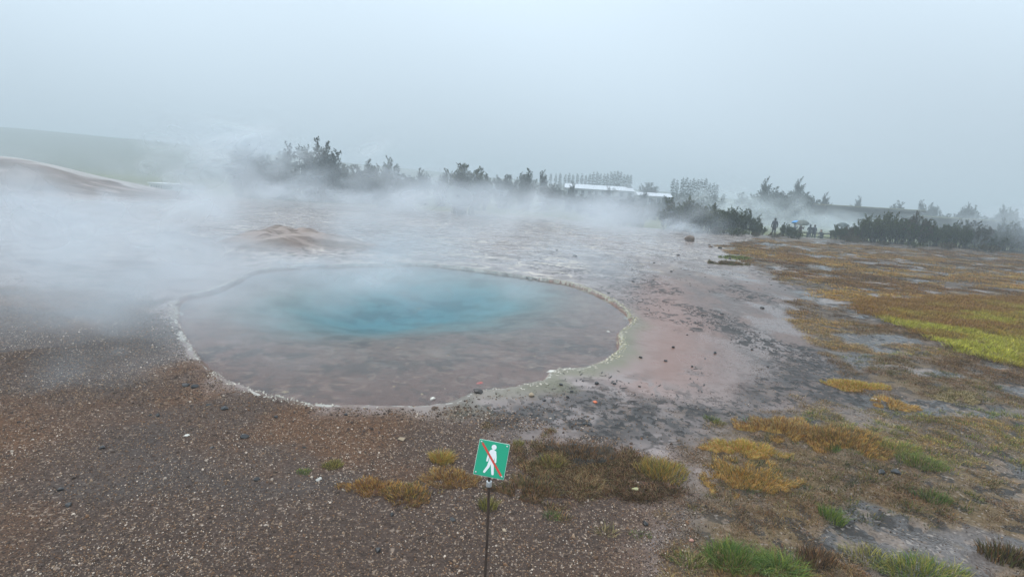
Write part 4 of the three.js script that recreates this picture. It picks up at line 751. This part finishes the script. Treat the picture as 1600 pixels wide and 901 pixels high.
function person([x, , z], turn, pose, coat, legs, hair, label) {
  const o = add('person', figure(standing(pose), { coat, legs, hair, skin, shoe: [0.03, 0.028, 0.028] }), vmat); o.position.set(x, ground(x, z), z); o.rotation.y = turn; return tag(o, label, 'person', 'visitors by the rail fence');
}
const navy = [0.02, 0.024, 0.032], black = [0.018, 0.018, 0.02];
const PP = [[24.72, -0.63, -53], [31.33, -0.92, -61], [32.92, -0.91, -62], [33.42, -0.88, -62], [34.62, -0.85, -62.5], [32.21, -1.13, -64], [35.23, -0.6, -60]];
person(PP[0], 2.9, { step: 0.08 }, navy, black, [0.02, 0.018, 0.018], 'person in a dark hooded coat standing apart left of the bare bush');
const holder = person(PP[1], 0.6, { arms: 'up' }, [0.09, 0.045, 0.045], [0.06, 0.035, 0.035], black, 'person in a reddish brown coat holding the grey green umbrella');
person(PP[2], 2.6, { arms: 'front' }, navy, [0.03, 0.033, 0.045], black, 'person in dark clothes with arms folded at the fence');
person(PP[3], 3.3, { step: 0.12 }, [0.022, 0.026, 0.04], navy, [0.03, 0.02, 0.015], 'tall slim person in dark clothes beside the folded arms visitor');
person(PP[4], -1.2, { sit: 1, bend: 0.35, arms: 'front' }, [0.03, 0.03, 0.038], black, black, 'person crouching on the fence rail at the right end');
person(PP[5], 1.2, { arms: 'up' }, [0.05, 0.06, 0.08], [0.03, 0.03, 0.04], black, 'person under the blue umbrella beside the small bush');
person(PP[6], 2.2, { arms: 'up' }, [0.03, 0.035, 0.035], black, black, 'person under the dark umbrella behind the willow hedge');
function umbrella([x, , z], dx, y, r, color, tilt, label) {
  const t = base('umbrella', [x + dx, ground(x, z) + y, z]); t.rotation.set(tilt, 0.3, tilt * 0.7); tag(t, label, 'umbrella', 'open umbrellas of the visitors');
  const N = 8, pos = [], idx = [], rings = 6, seg = N * 4;
  for (let i = 0; i <= rings; i++) for (let k = 0; k < seg; k++) { const a = k / seg * 6.283, u = i / rings, sc = 1 - 0.09 * u * Math.abs(Math.sin(a * N / 2)), rr = r * Math.sin(u * 1.25) / Math.sin(1.25) * sc; pos.push(Math.cos(a) * rr, 0.75 + r * 0.55 * (Math.cos(u * 1.25) - Math.cos(1.25)) / (1 - Math.cos(1.25)), Math.sin(a) * rr); }
  for (let i = 0; i < rings; i++) for (let k = 0; k < seg; k++) { const a = i * seg + k, b = i * seg + (k + 1) % seg; idx.push(a, b, a + seg, b, b + seg, a + seg); }
  add('canopy', bufGeo(pos, null, idx), std(...color, 0.6, { side: THREE.DoubleSide }), t);
  const shaft = new THREE.CylinderGeometry(0.008, 0.008, 1.3, 8); shaft.translate(0, 0.72, 0); add('shaft', shaft, std(0.1, 0.1, 0.1, 0.4), t);
  add('handle', new THREE.TubeGeometry(new THREE.CatmullRomCurve3([V(0, 0.1, 0), V(0, -0.02, 0), V(0.03, -0.06, 0), V(0.06, -0.03, 0)]), 12, 0.014, 6), std(0.03, 0.025, 0.02, 0.5), t);
}
umbrella(PP[1], 0.16, 1.05, 0.72, [0.075, 0.08, 0.065], 0.18, 'grey green umbrella held by the person in reddish brown');
umbrella(PP[5], 0.1, 1.1, 0.55, [0.03, 0.26, 0.62], -0.15, 'bright blue umbrella beside the grey green one');
umbrella(PP[6], 0.1, 1.0, 0.66, [0.035, 0.05, 0.048], 0.1, 'dark green umbrella peeping over the left end of the hedge');
{
  const [a, b] = [[31.67, -1.12, -63.5], [36.19, -1.29, -63.5]], A = V(a[0], 0, a[2]), B = V(b[0], 0, b[2]), len = A.distanceTo(B), t = base('rail_fence', [a[0], 0, a[2]], Math.atan2(-(b[2] - a[2]), b[0] - a[0]));
  tag(t, 'low dark two rail fence beside the visitors', 'fence');
  const m = std(0.035, 0.03, 0.028, 0.8), n = 5, yat = (s) => { const p = A.clone().lerp(B, s); return ground(p.x, p.z); };
  for (let i = 0; i <= n; i++) { const g = add('post', block(0.12, 1.0, 0.12), m, t); g.position.set(len * i / n, yat(i / n) - 0.1, 0); }
  for (const y of [0.42, 0.82]) for (let i = 0; i < n; i++) { const y0 = yat(i / n) + y, y1 = yat((i + 1) / n) + y, g = new THREE.BoxGeometry(len / n - 0.13, 0.12, 0.05); g.rotateZ(Math.atan2(y1 - y0, len / n)); const o = add('rail', g, m, t); o.position.set(len * (i + 0.5) / n, (y0 + y1) / 2, 0); }
}

// ---------------------------------------------------------------- steam: thin curved wisps filling each plume's volume
{
  const wisp = (seed) => {
    const r = rng(seed), R = 8, S = 18, pos = [0, 0, 0], col = [1, 1, 1, 1], idx = [], ox = r() * 90, oz = r() * 90;
    for (let i = 1; i <= R; i++) for (let k = 0; k < S; k++) {
      const u = i / R, a = k / S * 6.283, w = 0.75 + 0.5 * vn(Math.cos(a) * 1.3 + ox, Math.sin(a) * 1.3 + oz), x = Math.cos(a) * u * w, y = Math.sin(a) * u * w;
      pos.push(x, y, 0.16 * (0.35 - u * u) + 0.22 * (fbm(x * 1.3 + oz, y * 1.3 + ox, 2) - 0.5)); col.push(1, 1, 1, (1 - u * u) ** 1.5 * (0.35 + 1.1 * vn(x * 2.2 + ox, y * 2.2 + oz)));
    }
    for (let k = 0; k < S; k++) { idx.push(0, 1 + k, 1 + (k + 1) % S); for (let i = 0; i < R - 1; i++) { const a = 1 + i * S + k, b = 1 + i * S + (k + 1) % S; idx.push(a, a + S, b, b, a + S, b + S); } }
    const g = new THREE.BufferGeometry(); g.setAttribute('position', new THREE.Float32BufferAttribute(pos, 3)); g.setAttribute('color', new THREE.Float32BufferAttribute(col, 4)); g.setIndex(idx); g.computeVertexNormals(); return g;
  };
  const shapes = [wisp(601), wisp(602), wisp(603)];
  const steamMat = (a) => phys(0.84, 0.88, 0.92, 1, { transmission: 0.5, thickness: 0, specularIntensity: 0, vertexColors: true, transparent: true, opacity: a, side: THREE.DoubleSide, depthWrite: false });
  const M = { thin: steamMat(0.2), mid: steamMat(0.26), thick: steamMat(0.33) };
  const r = rng(700), gs = () => r() + r() + r() - 1.5;   // about -1..1, most near 0
  let turn = 0;
  // centre x, z; half widths x, z; height of the plume; size of a wisp
  const plume = (label, m, n, [cx, cz], [wx, wz], top, size, low = 0.1) => {
    const o = new THREE.InstancedMesh(shapes[turn++ % 3], M[m], n);
    for (let k = 0; k < n; k++) {
      const x = cx + gs() * wx, z = cz + gs() * wz, y = top * r() ** 1.5, s = size * (0.5 + 0.9 * r());
      put(x, (poolD(x, z) < 0 ? 0 : ground(x, z)) + low + y + s * 0.32, z, s * (1 + 0.7 * r()), s * (0.4 + 0.35 * r()), s * (0.7 + 0.5 * r()), (r() - 0.5) * 1.0, (r() - 0.5) * 1.1, (r() - 0.5) * 0.7); o.setMatrixAt(k, _m);
    }
    o.name = numbered('steam'); scene.add(o); tag(o, label, 'steam', null, 'stuff');
  };
  plume('thin steam drifting over the blue pool', 'thin', 15, [-2.4, -11.5], [4.4, 4.5], 0.6, 1.2);
  plume('white wisp standing over the blue depth of the pool', 'mid', 7, [-2.9, -10.6], [1.5, 1.3], 0.5, 0.75);
  plume('steam rising from the left shore of the pool', 'thin', 10, [-5.8, -11], [2.6, 3.4], 0.6, 1.2);
  plume('thick steam bank over the far left flats', 'mid', 11, [-11.5, -14], [3.4, 3.6], 0.7, 1.7);
  plume('thick pale steam at the left edge of the flats', 'thick', 13, [-15.5, -17], [4.4, 3.6], 0.8, 1.8);
  plume('thin steam over the gravel left of the pool', 'thin', 24, [-6.8, -8.2], [3.6, 2.4], 0.35, 1.3, 0.22);
  plume('billowing steam before the tree belt', 'mid', 22, [-7, -41], [17, 6], 1.0, 2.3);
  plume('low steam along the back of the flats', 'thin', 30, [-6, -29], [14, 7], 0.5, 2.2);
  plume('thick white steam over the far end of the flats', 'thick', 14, [6.2, -38], [5, 5], 1.0, 1.9);
  plume('hazy steam veiling the left trees', 'mid', 30, [-21, -47], [10, 3.5], 4.4, 3.0);
  plume('pale puffs of steam among the trees of the belt', 'mid', 20, [-4, -46], [13, 3], 2.2, 2.3);
  plume('pale veil of steam across the middle of the tree belt', 'thin', 22, [-8, -45.5], [12, 2.5], 3.4, 2.6);
  plume('small steam puff round the boulder', 'mid', 8, [11.6, -37.5], [1.8, 1.6], 0.7, 0.8);
  plume('white steam column rising behind the willow thicket', 'mid', 36, [33, -80], [8, 6], 4.2, 2.6);
  plume('ground steam behind the visitors', 'thick', 22, [47, -84], [13, 5], 1.0, 2.9);
  plume('faint steam before the right end of the hedge', 'thin', 22, [41, -43.5], [9, 2.5], 1.8, 2.4);
}

renderer.render(scene, camera);
